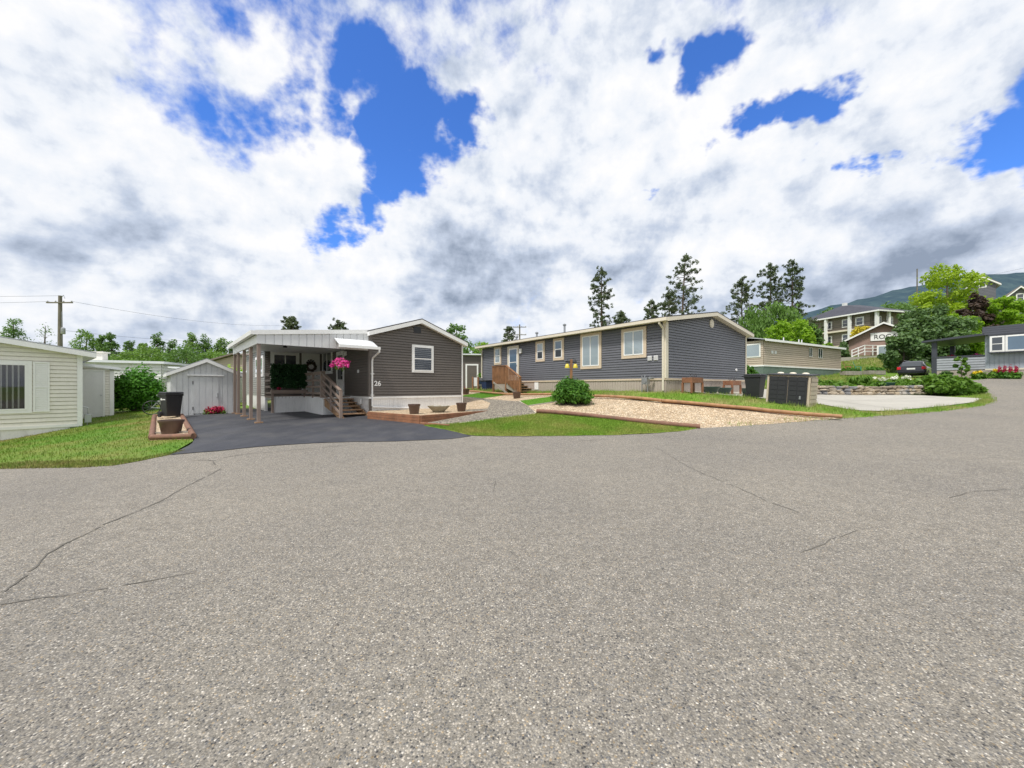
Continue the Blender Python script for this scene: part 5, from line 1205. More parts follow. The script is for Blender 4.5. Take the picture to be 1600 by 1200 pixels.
x, y, z = at(1389, 613); tr_ = empty('planter_trough', (x,y+.3,T(x,y)+.35), .1, 'green planter trough sitting on the stone wall', 'planter box'); mb = MB(); mb.hexa([(-.5,-.15,0),(.5,-.15,0),(.5,.15,0),(-.5,.15,0)],[(-.55,-.19,.22),(.55,-.19,.22),(.55,.19,.22),(-.55,.19,.22)]); mb.build('trough','green_bowl',tr_,bevel=.02)
shrub(14.2, 23.5, 1.9, 1.5, 'bush', 'loose green bush between slate house and storage box', 'shrub', None, 3000, .1, 18)

# ================================================================== TAN HOUSE
tx, ty = 21.6, 33.0
TH = empty('mobile_home', (tx,ty,0), math.atan2(7.4,12.8), 'long tan mobile home on a green foundation behind the slate house', 'house')
TL_ = 15.2; t1 = WF((0,0),(TL_,0),(0,-1)); t2 = WF((0,4.6),(0,0),(-1,0)); t3 = WF((TL_,0),(TL_,4.6),(1,0)); t4 = WF((TL_,4.6),(0,4.6),(0,1)); TF = 3.42; TE = 5.55
for wf in (t1,t2,t3,t4): lap(wf, [(0,TF),(wf.L,TF),(wf.L,TE),(0,TE)], 'tan_siding', TH, .18, .018)
mg = mat('green_foundation',(.13,.18,.15),.7)
for wf in (t1,t2,t3,t4): ribs(wf, [(0,1.0),(wf.L,1.0),(wf.L,TF-.12),(0,TF-.12)], mg, TH, .4, .02, .01, 'foundation')
mb = MB()
for wf in (t1,t2,t3,t4): wf.box(mb, 0, wf.L, TF-.12, TF, 0, .05)
mb.build('base_trim','white',TH)
gr = gable_roof(TH, 0,0,0,0,0,0,0,0) if False else None
mb = MB(); mb.hexa([(-.3,-.3,TE),(TL_+.3,-.3,TE),(TL_+.3,2.3,TE+.5),(-.3,2.3,TE+.5)],[(-.3,-.3,TE+.08),(TL_+.3,-.3,TE+.08),(TL_+.3,2.3,TE+.58),(-.3,2.3,TE+.58)])
mb.hexa([(-.3,2.3,TE+.5),(TL_+.3,2.3,TE+.5),(TL_+.3,4.9,TE),(-.3,4.9,TE)],[(-.3,2.3,TE+.58),(TL_+.3,2.3,TE+.58),(TL_+.3,4.9,TE+.08),(-.3,4.9,TE+.08)]); rt = mb.build('roof','grey_roof',TH)
mb = MB(); mb.box((-.32,-.36,TE-.1),(TL_+.32,-.31,TE+.09)); mb.build('gutter','white',rt)
for a in (6,9,9.6): MB().tube([(a,1.2,TE+.2),(a,1.2,TE+.75)],.05,8).build('roof_vent','grey_white',rt)
window(TH, t1, 8.0, 8.75, 4.4, 5.35, 'tan_siding', .03, 'slider'); window(TH, t1, 9.95, 10.85, 4.35, 5.38, 'tan_siding', .03, 'slider')
window(TH, t2, 2.6, 4.4, 4.1, 5.3, 'white', .06, 'fixed', 'glass_curtain')
for a in (1.2,1.75): mb = MB(); t1.box(mb, a, a+.35, 4.45, 4.7, .018, .06); mb.build('wall_vent','grey_white',TH)

# ================================================================== GREY HOUSE WITH COVERED DECK (right)
GHp = (33.45, 30.6); gE = (.5,-.866)
GH = empty('mobile_home', (*GHp,0), math.atan2(gE[1],gE[0]), 'grey mobile home with dark flat-edged roof and covered deck at the far right', 'house')
g1 = WF((0,0),(2.72,0),(0,-1)); gside = WF((0,5),(0,0),(-1,0)); g2_ = WF((2.72,-.0),(12,0),(0,-1)); gb = WF((12,4.6),(0,4.6),(0,1)); gS = 2.83
mgs = mat('grey_board',(.34,.36,.39),.55); mgs2 = mat('blue_grey_metal',(.33,.37,.41),.5); mdk = mat('dark_slate_trim',(.05,.055,.07),.5)
lap(g1, [(.28,gS),(2.72,gS),(2.72,3.78),(.28,3.78)], mgs, GH, .19, .015); ribs(g1, [(.1,1.4),(2.72,1.4),(2.72,gS-.03),(.1,gS-.03)], 'beige_skirt', GH, .16, .02, .01, 'skirting')
lap(gside, [(0,gS),(5,gS),(5,3.78),(0,3.78)], mgs, GH, .19, .015); ribs(gside, [(0,1.4),(5,1.4),(5,gS-.03),(0,gS-.03)], 'beige_skirt', GH, .16, .02, .01, 'skirting')
mb = MB(); g1.box(mb, 0, 2.7, 3.79, 3.90, -.06, .06); mb.build('deck_rail', mdk, GH)
for a, b in ((.06,.0),(.06,4.9)):
    mb = MB(); mb.box((a-.06,b-.05,1.6),(a+.22,b+.16,5.05)); mb.build('post', mdk, GH)
mb = MB(); mb.box((.1,.1,gS-.12),(2.72,4.9,gS)); mb.build('deck','taupe',GH)
mb = MB(); mb.hexa([(-.5,-.35,5.06),(2.70,-.35,5.30),(2.70,5.2,5.30),(-.5,5.2,5.06)],[(-.5,-.35,5.20),(2.70,-.35,5.46),(2.70,5.2,5.46),(-.5,5.2,5.20)]); mb.build('deck_roof', mdk, GH)
ribs(g2_, [(0,gS+.02),(9.28,gS+.02),(9.28,5.30),(0,5.30)], mgs2, GH, .22, .03, .02); ribs(g2_, [(0,1.3),(9.28,1.3),(9.28,gS-.1),(0,gS-.1)], 'beige_skirt', GH, .16, .02, .01, 'skirting')
mb = MB(); g2_.box(mb, 0, 9.28, gS-.1, gS+.02, 0, .04); mb.build('base_trim','cream_trim',GH)
ribs(WF((2.72,4.6),(2.72,.02),(-1,0)), [(0,gS),(4.58,gS),(4.58,5.3),(0,5.3)], mgs, GH, .22, .03, .02)
ribs(gb, [(0,1.3),(9.28,1.3),(9.28,5.3),(0,5.3)], mgs2, GH, .22, .03, .02)
mb = MB()
for k in range(4): z = 5.31+k*.155; mb.hexa([(2.62,-.30+k*.03,z),(12.3,-.30+k*.03,z),(12.3,5,z),(2.62,5,z)],[(2.62,-.27+k*.03,z+.145),(12.3,-.27+k*.03,z+.145),(12.3,5,z+.145),(2.62,5,z+.145)])
mb.build('roof', mdk, GH)
mb = MB(); g2_.box(mb, .22, 3.4, 3.95, 4.02, .021, .45); g2_.box(mb, .22, 3.4, 5.18, 5.29, .021, .45); mb.build('bay_shelf', mdk, GH)
window(GH, WF((2.72,-.40),(12,-.40),(0,-1)), .28, .95, 4.03, 5.17, 'white', .06, 'hung'); window(GH, WF((2.72,-.40),(12,-.40),(0,-1)), .98, 2.6, 4.03, 5.17, 'white', .06, 'fixed', 'glass_blue')
mb = MB(); g2_.box(mb, .24, 3.3, 4.025, 5.175, .021, .395); mb.build('bay', mgs2, GH)
for k, (a, b, m_, l) in enumerate(((.8,.9,'redfl','red potted flowers behind the deck rail, left'),(2.1,.8,'pink','pink potted flowers behind the deck rail, right'))):
    c = g1(a, gS, -b); w0 = GH.matrix_world if False else None
    ang = math.atan2(gE[1],gE[0]); X0 = GHp[0]+c[0]*math.cos(ang)-c[1]*math.sin(ang); Y0 = GHp[1]+c[0]*math.sin(ang)+c[1]*math.cos(ang)
    t = empty('potted_flowers', (X0,Y0,gS), 0, l, 'potted plant', 'plants on the covered deck'); MB().lathe([(.12,0),(.2,.35),(.18,.35)],(0,0,0),14).build('pot','pot',t,True)
    leafcloud('leaves', [(0,0,.6),(.15,0,.8),(-.15,.1,.8)], [.3,.25,.25], 400, .1, 'bush', t); leafcloud('flowers', [(0,-.1,1.0),(.2,0,.95),(-.2,0,.95)], [.22,.18,.18], 220, .09, m_, t)
for k, a in enumerate((1.2, 1.65)):
    c = (a, 2.0); X0 = GHp[0]+c[0]*math.cos(ang)-c[1]*math.sin(ang); Y0 = GHp[1]+c[0]*math.sin(ang)+c[1]*math.cos(ang); shrub(X0, Y0, .9, 1.9, 'bush', ('bushy green plant deeper on the covered deck, left one','bushy green plant deeper on the covered deck, right one')[k], 'potted plant', 'plants on the covered deck', 900, .1, 12, 'potted_plant', zb=gS)
def frontGH(px, d):   # spot on the ground d metres before that house front, seen at column px
    k = (px-800)/600; nx_, ny_ = -.866, -.5; ox, oy = GHp[0]+nx_*d, GHp[1]+ny_*d; t = (k*oy-ox)/(gE[0]-k*gE[1]); return ox+gE[0]*t, oy+gE[1]*t
x, y = frontGH(1503, 1.0); tree(x, y, T(x,y)+1.75, .8, 'garden', 'young sapling in front of the grey deck wall', 'tree', None, 420, .13, .15, 12, 'sapling', trunk_r=.03)
x, y = frontGH(1529, .7); blooms('flower_clump', (x,y,T(x,y)), .4, 420, 'yellowfl', 'bright yellow flower clump in front of the grey deck skirting', None, .5)
x, y = frontGH(1554, .6); blooms('flower_clump', (x,y,T(x,y)), .35, 300, 'yellowfl', 'pale yellow flowers left of the lupins', None, .6)
for k, px in enumerate((1562,1570,1579,1588)):
    x, y = frontGH(px, .6); root = empty('lupin', (x,y,T(x,y)), 0, 'upright pink lupin in the bed before the grey house, %s' % ('first from left','second from left','third and tallest from left','rightmost in view')[k], 'flowers', 'lupins')
    leafcloud('foliage', [(0,0,.25),(.2,.1,.2),(-.2,-.1,.2)], [.28,.22,.22], 330, .1, 'bush', root); [leafcloud('flower_spike', [(.1*s_,.05*s_,z) for z in (.5,.58,.66,.74,.82,.90+.1*(k == 2))], [.07,.07,.065,.06,.05,.035], 110, .045, 'redfl', root, 1, 0, .2, 1.2) for s_ in (-2,0,2)]
x, y = frontGH(1478, .9); shrub(x, y, .9, .6, 'olive', 'low brownish shrub at the foot of the deck post', 'shrub', None, 500, .1, 10)

# ================================================================== CAR
cx, cy = 36.3, 34.3; cz = T(cx, cy)-.02
car = empty('parked_car', (cx,cy,cz), math.atan2(.53,.85), 'black estate car parked on the drive, seen from behind', 'car')
def carbody():
    # cross sections along x (rear at x=-2.2, front 2.2): (x, half width, sill z, belt z, roof z or None, roof half width)
    secs = [(-2.22,.74,.42,.86,.86,.70),(-2.16,.86,.30,.92,.94,.74),(-2.0,.88,.24,.95,1.22,.66),(-1.7,.89,.22,.96,1.42,.60),(-1.2,.89,.20,.95,1.47,.60),(-.2,.89,.20,.93,1.48,.61),(.35,.89,.20,.92,1.38,.60),(.95,.88,.20,.92,1.02,.66),(1.1,.88,.20,.90,.94,.80),(1.7,.86,.22,.82,.85,.76),(2.1,.78,.28,.70,.72,.66),(2.22,.62,.36,.58,.60,.5)]
    mb = MB(); R_ = []
    for x, w, s, b_, r, rw in secs:
        R_.append([(x,-w*.94,s),(x,-w,s+.15),(x,-w,b_-.08),(x,-w*.96,b_),(x,-rw,r-.03 if r > b_+.05 else r),(x,-rw*.7,r+.01),(x,rw*.7,r+.01),(x,rw,r-.03 if r > b_+.05 else r),(x,w*.96,b_),(x,w,b_-.08),(x,w,s+.15),(x,w*.94,s)])
    n = 12; mb.v = [p for r in R_ for p in r]
    for i in range(len(R_)-1):
        for k in range(n): a = i*n+k; b_ = i*n+(k+1) % n; mb.f.append((a, a+n, b_+n, b_))
    mb.f.append(tuple(range(n))); mb.f.append(tuple((len(R_)-1)*n+k for k in reversed(range(n))))
    return mb
mcar, nn, bb = newmat('black_car_paint'); bb.inputs['Base Color'].default_value = (.014,.015,.02,1); bb.inputs['Roughness'].default_value = .25; bb.inputs['Coat Weight'].default_value = .8; bb.inputs['Coat Roughness'].default_value = .04
cb = carbody().build('body', mcar, car, True, bevel=.02)
mb = MB(); mb.hexa([(-2.20,-.62,.97),(-2.20,.62,.97),(-2.16,.62,.97),(-2.16,-.62,.97)],[(-2.0,-.55,1.30),(-2.0,.55,1.30),(-1.9,.55,1.30),(-1.9,-.55,1.30)]); mb.build('rear_window','glass',car)
for s in (-1,1):
    for x0, x1, xt0, xt1 in ((-1.75,-1.1,-1.6,-1.12),(-1.05,-.15,-1.05,-.15),(-.1,.72,-.1,.35)):
        mb = MB(); mb.hexa([(x0,s*.86,.97),(x1,s*.86,.97),(x1,s*.84,.97),(x0,s*.84,.97)],[(xt0,s*.65,1.36),(xt1,s*.65,1.36),(xt1,s*.62,1.36),(xt0,s*.62,1.36)]); mb.build('side_window','glass',car)
    mb = MB(); mb.box((-2.235,s*.86-.22 if s > 0 else -.885,.70),(-1.85,.885 if s > 0 else -.86+.22,.93)); mb.build('tail_light',mat('red_lens',(.65,.015,.03),.2),car,bevel=.02)
    for x0 in (-1.38,1.38):
        wh = MB().tube([(x0,s*.70,.32),(x0,s*.905,.32)],.32,20).build('wheel','black_plastic',car,True); MB().tube([(x0,s*.90,.32),(x0,s*.915,.32)],.2,14).build('rim','metal',wh)
    MB().box((.55,s*.9-(.0 if s>0 else .16),.95),(.7,s*.9+(.16 if s>0 else .0),1.07)).build('mirror',mcar,car,bevel=.02)
    MB().tube([(-1.6,s*.55,1.52),(.1,s*.55,1.53)],.02,6).build('roof_rail','metal',car)
MB().box((-2.27,-.84,.36),(-2.1,.84,.60)).build('bumper',mcar,car,bevel=.04)
MB().box((-2.235,-.26,.70),(-2.2,.26,.83)).build('number_plate','white',car)
# lawn ornaments, planters and chair on the bank
x, y, z = at(1341, 587, 0)
def chair(px, Y, m_, l):
    x = (px-800)/600*Y; z = T(x, Y)+.1; root = empty('garden_chair', (x,Y,z), R(48), l, 'garden chair'); root.scale = (.55,.8,1); mb = MB()
    for k in range(5): q = -.26+k*.115; mb.bar((q,.22,.38),(q*1.25,.52,1.15-.03*abs(k-2)),.1,.02)
    mb.build('backrest', m_, root); mb = MB()
    for k in range(5): mb.box((-.3,-.3+k*.11,.36),(.3,-.2+k*.11,.385))
    mb.build('seat', m_, root)
    for s in (-.32,.32):
        mb = MB(); mb.box((s-.06,-.32,.56),(s+.06,.32,.585)); mb.build('armrest', m_, root)
        mb = MB(); mb.box((s-.02,-.3,0),(s+.02,-.22,.56)); mb.build('leg', m_, root); mb = MB(); mb.box((s-.02,.2,0),(s+.02,.28,.56)); mb.build('leg', m_, root)
chair(1341, 40.5, mat('teal_plastic',(.0,.30,.25),.4), 'teal slatted garden chair on the grassy bank'); chair(1325, 41, mat('rose_plastic',(.42,.06,.09),.4), 'rose red slatted garden chair on the grassy bank')
for k, (px, Y, l) in enumerate(((1330,38.5,'grey garden planter box on the bank, left of two'),(1366,38.5,'grey garden planter box on the bank, right of two'))):
    x = (px-800)/600*Y; root = empty('planter_box', (x,Y,T(x,Y)), R(10), l, 'planter box', 'planter boxes on the bank'); MB().box((-1.0,-.3,0),(1.0,.3,.4)).build('box','wood_grey',root,bevel=.01)
    leafcloud('foliage', [(q,0,.5) for q in np.linspace(-.8,.8,6)], [.25]*6, 420, .12, 'bush', root)

# ================================================================== FAR BUILDINGS
def zpx(py, Y): return 1.5+(605-py)/600*Y
def xpx(px, Y): return (px-800)/600*Y
# brown roofed house behind the shed
bh = empty('bungalow', (xpx(331,42),42,0), R(12), 'brown roofed bungalow beyond the grey shed', 'house')
lap(WF((0,0),(9,0),(0,-1)), [(0,.6),(9,.6),(9,4.2),(2.2,5.0),(0,4.25)], 'tan_siding', bh, .2)
mb = MB(); mb.hexa([(-.6,-.5,4.15),(2.2,-.5,5.1),(2.2,6,5.1),(-.6,6,4.15)],[(-.6,-.5,4.3),(2.2,-.5,5.25),(2.2,6,5.25),(-.6,6,4.3)]); mb.hexa([(2.2,-.5,5.1),(9.5,-.5,4.3),(9.5,6,5.3),(2.2,6,5.1)],[(2.2,-.5,5.25),(9.5,-.5,4.45),(9.5,6,5.45),(2.2,6,5.25)]); mb.build('roof','brown_roof',bh)
shrub(xpx(362,27), 27, 2.6, 2.6, 'lime', 'bright lime green bush seen between shed and porch posts', 'shrub', None, 1600, .14, 20)

# apartment block on the hill
AX, AY = xpx(1372,70), 70.0
ap = empty('apartment_building', (AX,AY,0), 0, 'three storey apartment house with hipped grey roof and columned balconies on the hill', 'building')
aL = WF((-.3,9),(0,0),(-1,0)); fz = [6.6,9.7,12.7]; eZ = 15.55
wl = mat('taupe_shingle',(.20,.17,.14),.8)
apL, apR, apB, apE = WF((-3.2,12.5),(-.4,1.2),(-1,0)), WF((-.4,1.2),(10,3.4),(0,-1)), WF((7,14.5),(-3.2,12.5),(0,1)), WF((10,3.4),(7,14.5),(1,0))
mb = MB(); mb.hexa([(-.4,1.2,4),(10,3.4,4),(7,14.5,4),(-3.2,12.5,4)],[(-.4,1.2,eZ),(10,3.4,eZ),(7,14.5,eZ),(-3.2,12.5,eZ)]); mb.build('wall',wl,ap)
mb = MB(); ov_ = [(-.6,-.8),(11.2,2.2),(7.6,15.8),(-4.6,13.2)]; c1, c2 = (1.2,9.5), (4.6,8.5)
zr = eZ+2.7; E_ = [(x,y,eZ) for x,y in ov_]; r1, r2 = (1.0,8.6,zr), (4.0,8.2,zr)
for f in ((E_[0],E_[1],r2,r1),(E_[1],E_[2],r2),(E_[2],E_[3],r1,r2),(E_[3],E_[0],r1)): mb.poly(f)
mb.poly([(x,y,eZ-.02) for x,y in reversed(ov_)]); ro_ = mb.build('roof',mat('slate_shingles',(.06,.062,.078),.85,.15,1,12,.15),ap)
mb = MB()
for p, q in zip(ov_, ov_[1:]+ov_[:1]): mb.bar((*p,eZ-.13),(*q,eZ-.13),.08,.26)
mb.build('fascia','white',ro_)
MB().box((.8,8,zr-.6),(1.4,8.6,zr+.4)).build('chimney','grey_white',ro_)
# balconies along the left-front face
pa, pb_ = (-4.1,12.2), (-.3,-.1); mb = MB(); dB = MB(); rl = MB()
for lev in (1,2):
    z = fz[lev]; dB.hexa([(*pa,z-.3),(*pb_,z-.3),(-.4,1.2,z-.3),(-3.2,12.5,z-.3)],[(*pa,z),(*pb_,z),(-.4,1.2,z),(-3.2,12.5,z)])
    dB.hexa([(pb_[0],pb_[1],z-.3),(10.3,2.2,z-.3),(10,3.4,z-.3),(-.4,1.2,z-.3)],[(pb_[0],pb_[1],z),(10.3,2.2,z),(10,3.4,z),(-.4,1.2,z)])
    for h in (.3,.65,1.0): rl.bar((*pa,z+h),(*pb_,z+h),.04,.05)
    rl.bar((*pb_,z+1.0),(4.6,1.2,z+1.0),.04,.05); rl.bar((*pb_,z+.5),(4.6,1.2,z+.5),.04,.05)
dB.build('balcony_floor','cream_trim',ap); rl.build('balcony_rail','dark_resin',ap)
for t in (0,.33,.66,1): 
    x, y = pa[0]+(pb_[0]-pa[0])*t, pa[1]+(pb_[1]-pa[1])*t; MB().box((x-.22,y-.22,4),(x+.22,y+.22,eZ-.02)).build('column','white',ap)
MB().box((2.3,.35,4),(2.7,.75,eZ-.02)).build('column','white',ap)
for lev in range(3):
    z = fz[lev]+(.9 if lev != 2 else .8)
    for a in (1.3,4.3,7.6,10): window(ap, apL, a-.7, a+.7, z-.3, z+1.3, 'white', .14, 'hung', d=.06)
    for a in (1.8,4.6,7.6): window(ap, apR, a-.7, a+.9, z-.3, z+1.3, 'white', .14, 'hung', d=.06)
# brick gabled building with a white sign in front of it
BX, BY = xpx(1326,60), 60.0
bk = empty('brick_building', (BX,BY,0), R(-41), 'pinkish brick gabled building with a white sign board below the apartment house', 'building')
mbr = mat('pink_brick',(.30,.20,.17),.85,.1,1,14,.12); bw_ = WF((0,0),(7.8,0),(0,-1)); bz = zpx(552,60)
mb = MB(); o_ = [(0,bz-2),(7.8,bz-2),(7.8,bz+2.0),(3.9,bz+4.1),(0,bz+2.0)]; mb.hexa([bw_(a,z,-8) for a,z in o_],[bw_(a,z,0) for a,z in o_]); mb.build('wall',mbr,bk)
mb = MB()
for (a, za), (b, zb2) in (((-.6,bz+1.75),(3.9,bz+4.2)),((3.9,bz+4.2),(8.4,bz+1.75))): mb.hexa([bw_(a,za,.6),bw_(b,zb2,.6),bw_(b,zb2,-8.4),bw_(a,za,-8.4)],[bw_(a,za+.15,.6),bw_(b,zb2+.15,.6),bw_(b,zb2+.15,-8.4),bw_(a,za+.15,-8.4)])
rk = mb.build('roof','dark_roof',bk)
mb = MB()
for (a, za), (b, zb2) in (((-.6,bz+1.70),(3.9,bz+4.15)),((3.9,bz+4.15),(8.4,bz+1.70))): mb.hexa([bw_(a,za,.61),bw_(b,zb2,.61),bw_(b,zb2,.7),bw_(a,za,.7)],[bw_(a,za+.25,.61),bw_(b,zb2+.25,.61),bw_(b,zb2+.25,.7),bw_(a,za+.25,.7)])
mb.build('fascia','white',rk)
mb = MB(); bw_.box(mb, 2.5, 5.6, bz+1.7, bz+2.9, .01, .1); sg = mb.build('sign_board','white',bk)
tx_ = textmesh('ROCA', .9, 'sign_lettering', 'dark_resin', sg, (4.1, -.12, bz+1.97), (R(90),0,0), .01)
window(bk, bw_, 3.2, 5.6, bz-.9, bz+1.0, 'white', .15, 'slider', 'glass_curtain')
# retaining wall and white railing on the bank
rx0, rx1 = xpx(1305,55), xpx(1392,57); rzw = T(rx0,56)
cw = MB(); cw.hexa([(rx0,55,rzw-2),(rx1,57,rzw-2),(rx1,57.4,rzw-2),(rx0,55.4,rzw-2)],[(rx0,55,zpx(559,55)),(rx1,57,zpx(555,57)),(rx1,57.4,zpx(555,57)),(rx0,55.4,zpx(559,55))]); tag(cw.build('retaining_wall','concrete'), 'pale concrete retaining wall on the bank below the brick building', 'retaining wall')
rl = MB(); p0 = Vector((xpx(1331,56),56,zpx(557,56))); p1 = Vector((xpx(1351,57),57,zpx(549,57))); p2 = Vector((xpx(1392,59),59,zpx(549,59)))
for h in (0,.45,.9): rl.bar(p0+Vector((0,0,h)),p1+Vector((0,0,h)),.09,.09); rl.bar(p1+Vector((0,0,h)),p2+Vector((0,0,h)),.09,.09)
for t in (0,.5,1): c = p0.lerp(p1,t); rl.bar(c-Vector((0,0,.6)),c+Vector((0,0,.95)),.1,.1)
for t in (.3,.6,1): c = p1.lerp(p2,t); rl.bar(c-Vector((0,0,.6)),c+Vector((0,0,.95)),.1,.1)
tag(rl.build('handrail','white'), 'white ramp handrail climbing to the brick building', 'railing')
# gabled houses at the top right
def hillhouse(px, Y, pyr, pye, wpx, depth, label, col, seed):
    x = xpx(px,Y); zr_, ze_ = zpx(pyr,Y), zpx(pye,Y); w = wpx*Y/600; zb = T(x,Y)-1
    h = empty('gabled_house', (x,Y,0), R(-42), label, 'house'); wf = WF((0,0),(w,0),(0,-1)); ws = WF((0,depth),(0,0),(-1,0))
    lap(wf, [(0,zb),(w,zb),(w,ze_),(w/2,zr_-.1),(0,ze_)], col, h, .35); lap(ws, [(0,zb),(depth,zb),(depth,ze_),(0,ze_)], col, h, .35)
    gable_roof(h, -.7, w+.7, -.7, depth+.5, ze_-.25, ze_-.25, w/2, zr_+.1, .15, 'brown_roof', 'white', .3)
    window(h, wf, w/2-.6, w/2+.6, ze_-.6, ze_+1.3, 'white', .14, 'hung', d=.06)
    window(h, ws, depth*.6, depth*.8, ze_-2.4, ze_-.8, 'white', .14, 'hung', d=.06)
    return h
hillhouse(1515, 95, 436, 448, 26, 9, 'blue-grey gabled house peeking out above the yellow-green tree', 'blue_siding', 1)
hillhouse(1568, 88, 451, 470, 32, 11, 'blue-grey gabled house with white window at the top right', 'blue_siding', 2)

# mountain ridge behind, far off
def ridge(name, pts, Yd, depth, m, seed):
    r = random.Random(seed); n = 90; mb = MB(); W_ = []
    xs = np.linspace(pts[0][0], pts[-1][0], n); zs = np.interp(xs, [p[0] for p in pts], [p[1] for p in pts]); rows = 14
    for j in range(rows):
        t = j/(rows-1); 
        for i in range(n):
            k = math.sin(PI*.5*min(1, t*1.6)) if t < .625 else 1-(t-.625)*1.2
            z = zpx(zs[i], Yd)*k + (noise_f(xs[i]*.03, j*.7+seed)*.018)*zpx(zs[i], Yd)*(1 if j else 0)*min(1, t*3)
            mb.v.append((xpx(xs[i], Yd)*(.62+.5*t), Yd*(.62+.6*t), z if j else -20))
    for j in range(rows-1):
        for i in range(n-1): a = j*n+i; mb.f.append((a, a+1, a+n+1, a+n))
    o = mb.build(name, m, None, True); o['kind'] = 'structure'; return o
from mathutils import noise as mnoise
def noise_f(a, b): return mnoise.fractal(Vector((a*3, b, .5)), 1, 2, 5)
m, n, b = newmat('haze_tinted_forest'); v = geopos(n)
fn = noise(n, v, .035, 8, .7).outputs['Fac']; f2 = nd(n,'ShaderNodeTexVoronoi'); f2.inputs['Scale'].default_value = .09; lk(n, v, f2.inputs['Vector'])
c = mixc(n, mapr(n, fn, .35, .65), (.040,.070,.095), (.075,.115,.125)); c = mixc(n, mapr(n, f2.outputs['Distance'], .2, .9, 0, .4), c, (.035,.055,.08)); lk(n, c, b.inputs['Base Color']); b.inputs['Roughness'].default_value = 1; b.inputs['Specular IOR Level'].default_value = 0  # blue of distance haze is put into the forest colour
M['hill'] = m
ridge('hill', [(700,606),(1100,545),(1180,515),(1260,500),(1330,482),(1390,470),(1440,458),(1500,448),(1545,440),(1600,434),(1750,425),(2000,440)], 900, 300, 'hill', 1)
ridge('hill', [(-600,560),(-300,570),(0,585),(200,592),(400,596),(700,590),(900,580),(1150,560),(1300,560)], 1500, 300, 'hill', 5)

# ================================================================== POLES AND WIRES
def pole(px, Y, pytop, label, arms=((-.75,.75,-.7),), r=.15, xtra=True, rz=0):
    x = xpx(px,Y); zb = T(x,Y); zt = zpx(pytop,Y); h = zt-zb; root = empty('utility_pole', (x,Y,zb), rz, label, 'utility pole')
    MB().tube([(0,0,-.5),(0,0,h*.5),(0,0,h)],[r*1.2,r,r*.75],10).build('mast','pole',root,True)
    for a, b, dz in arms:
        mb = MB(); mb.box((a,-.2,h+dz-.06),(b,-.08,h+dz+.06)); ar = mb.build('crossarm','pole',root)
        mb = MB()
        for k in np.linspace(a+.1,b-.1,4): mb.lathe([(.04,0),(.07,.06),(.03,.16)],(k,-.14,h+dz+.06),8)
        mb.build('insulator','metal',ar)
    if xtra:
        MB().lathe([(.16,0),(.18,.05),(.18,.6),(.1,.68)],(.3,0,h-4.0),12).build('transformer','metal',root,True)
        mb = MB(); mb.tube([(.15,0,h*.2),(.15,0,h*.85)],.03,5); mb.tube([(.1,0,h-.2),(.35,0,h+.05),(.5,0,h-.3)],.03,5); mb.build('conduit','metal',root)
    return Vector((x,Y,zt))
pt = pole(94, 40, 462, 'weathered wooden utility pole with one crossarm behind the cream house', ((-1.25,1.45,-.75),), .19)
p2 = pole(812, 70, 507, 'utility pole with two crossarms behind the slate house roof', ((-1.2,1.2,-.5),(-1.2,1.2,-1.9)), .16, False)
p3 = pole(1433, 75, 420, 'thin tall pole beside the yellow-green tree', (), .12, False)
def wire(p, q, sag, label, r=.012, group='overhead wires'):
    p, q = Vector(p), Vector(q); pts = []; 
    for k in range(25): t = k/24; v = p.lerp(q,t); v.z -= sag*4*t*(1-t); pts.append(v)
    c = pts[12].copy(); o = MB().tube([v-c for v in pts], r, 4, False).build('overhead_wire','wire',None,loc=c); tag(o, label, 'wire', group)
wire(pt+Vector((-1.1,0,-.6)), (-95,44,12.3), .6, 'overhead wire running left from the crossarm of the left pole')
wire(pt+Vector((0,0,0)), (-96,42,13.0), .6, 'topmost overhead wire left of the left pole')
wire(pt+Vector((1.3,0,-.6)), (xpx(450,80),80,zpx(508,80)), .9, 'upper overhead wire sagging right from the left pole')
wire(pt+Vector((.2,0,-3.6)), (xpx(450,80),80,zpx(530,80)), .9, 'middle overhead wire sagging right above the tree tops')
wire(pt+Vector((.2,0,-5.6)), (xpx(420,60),60,zpx(548,60)), .7, 'lowest overhead wire in front of the left trees')
wire((xpx(1100,60),60,zpx(520,60)), p3+Vector((0,0,-7.5)), .8, 'overhead wire crossing the willow behind the slate house')
wire(p3+Vector((0,0,-3.4)), (xpx(1700,50),50,zpx(395,50)), .5, 'overhead wire above the yellow-green tree')

# ================================================================== TREES
GL = 'trees behind the left houses'
left = [(-30,62,505,52,'decid'),(22,60,491,42,'decid'),(66,62,500,40,'decid'),(131,58,512,38,'decid2'),(158,58,518,24,'decid'),(176,57,513,26,'decid'),(203,60,527,28,'decid'),(224,62,530,26,'decid2'),(248,58,517,30,'decid'),
        (273,60,528,26,'decid'),(296,58,519,34,'decid2'),(322,60,521,34,'decid'),(345,60,524,30,'decid2'),(366,62,531,28,'decid'),(388,64,535,26,'decid')]
lab = ['leafy tree at the far left, cut by the picture edge','tall tree above the left end of the cream roof','sparse thin-branched tree left of the utility pole','broad tree just right of the utility pole','narrow tree right of the cream roof tip','tallest narrow tree above the small white shed','slender tree left of the vine mound','slender birch above the vine mound','tree with a bare pointed top left of the grey shed',
       'slim tree standing left of the grey shed peak','full birch directly behind the grey shed peak','tree behind the right slope of the grey shed','birch between the shed and the brown roof','tree right above the brown roofed bungalow','tree just left of the covered porch']
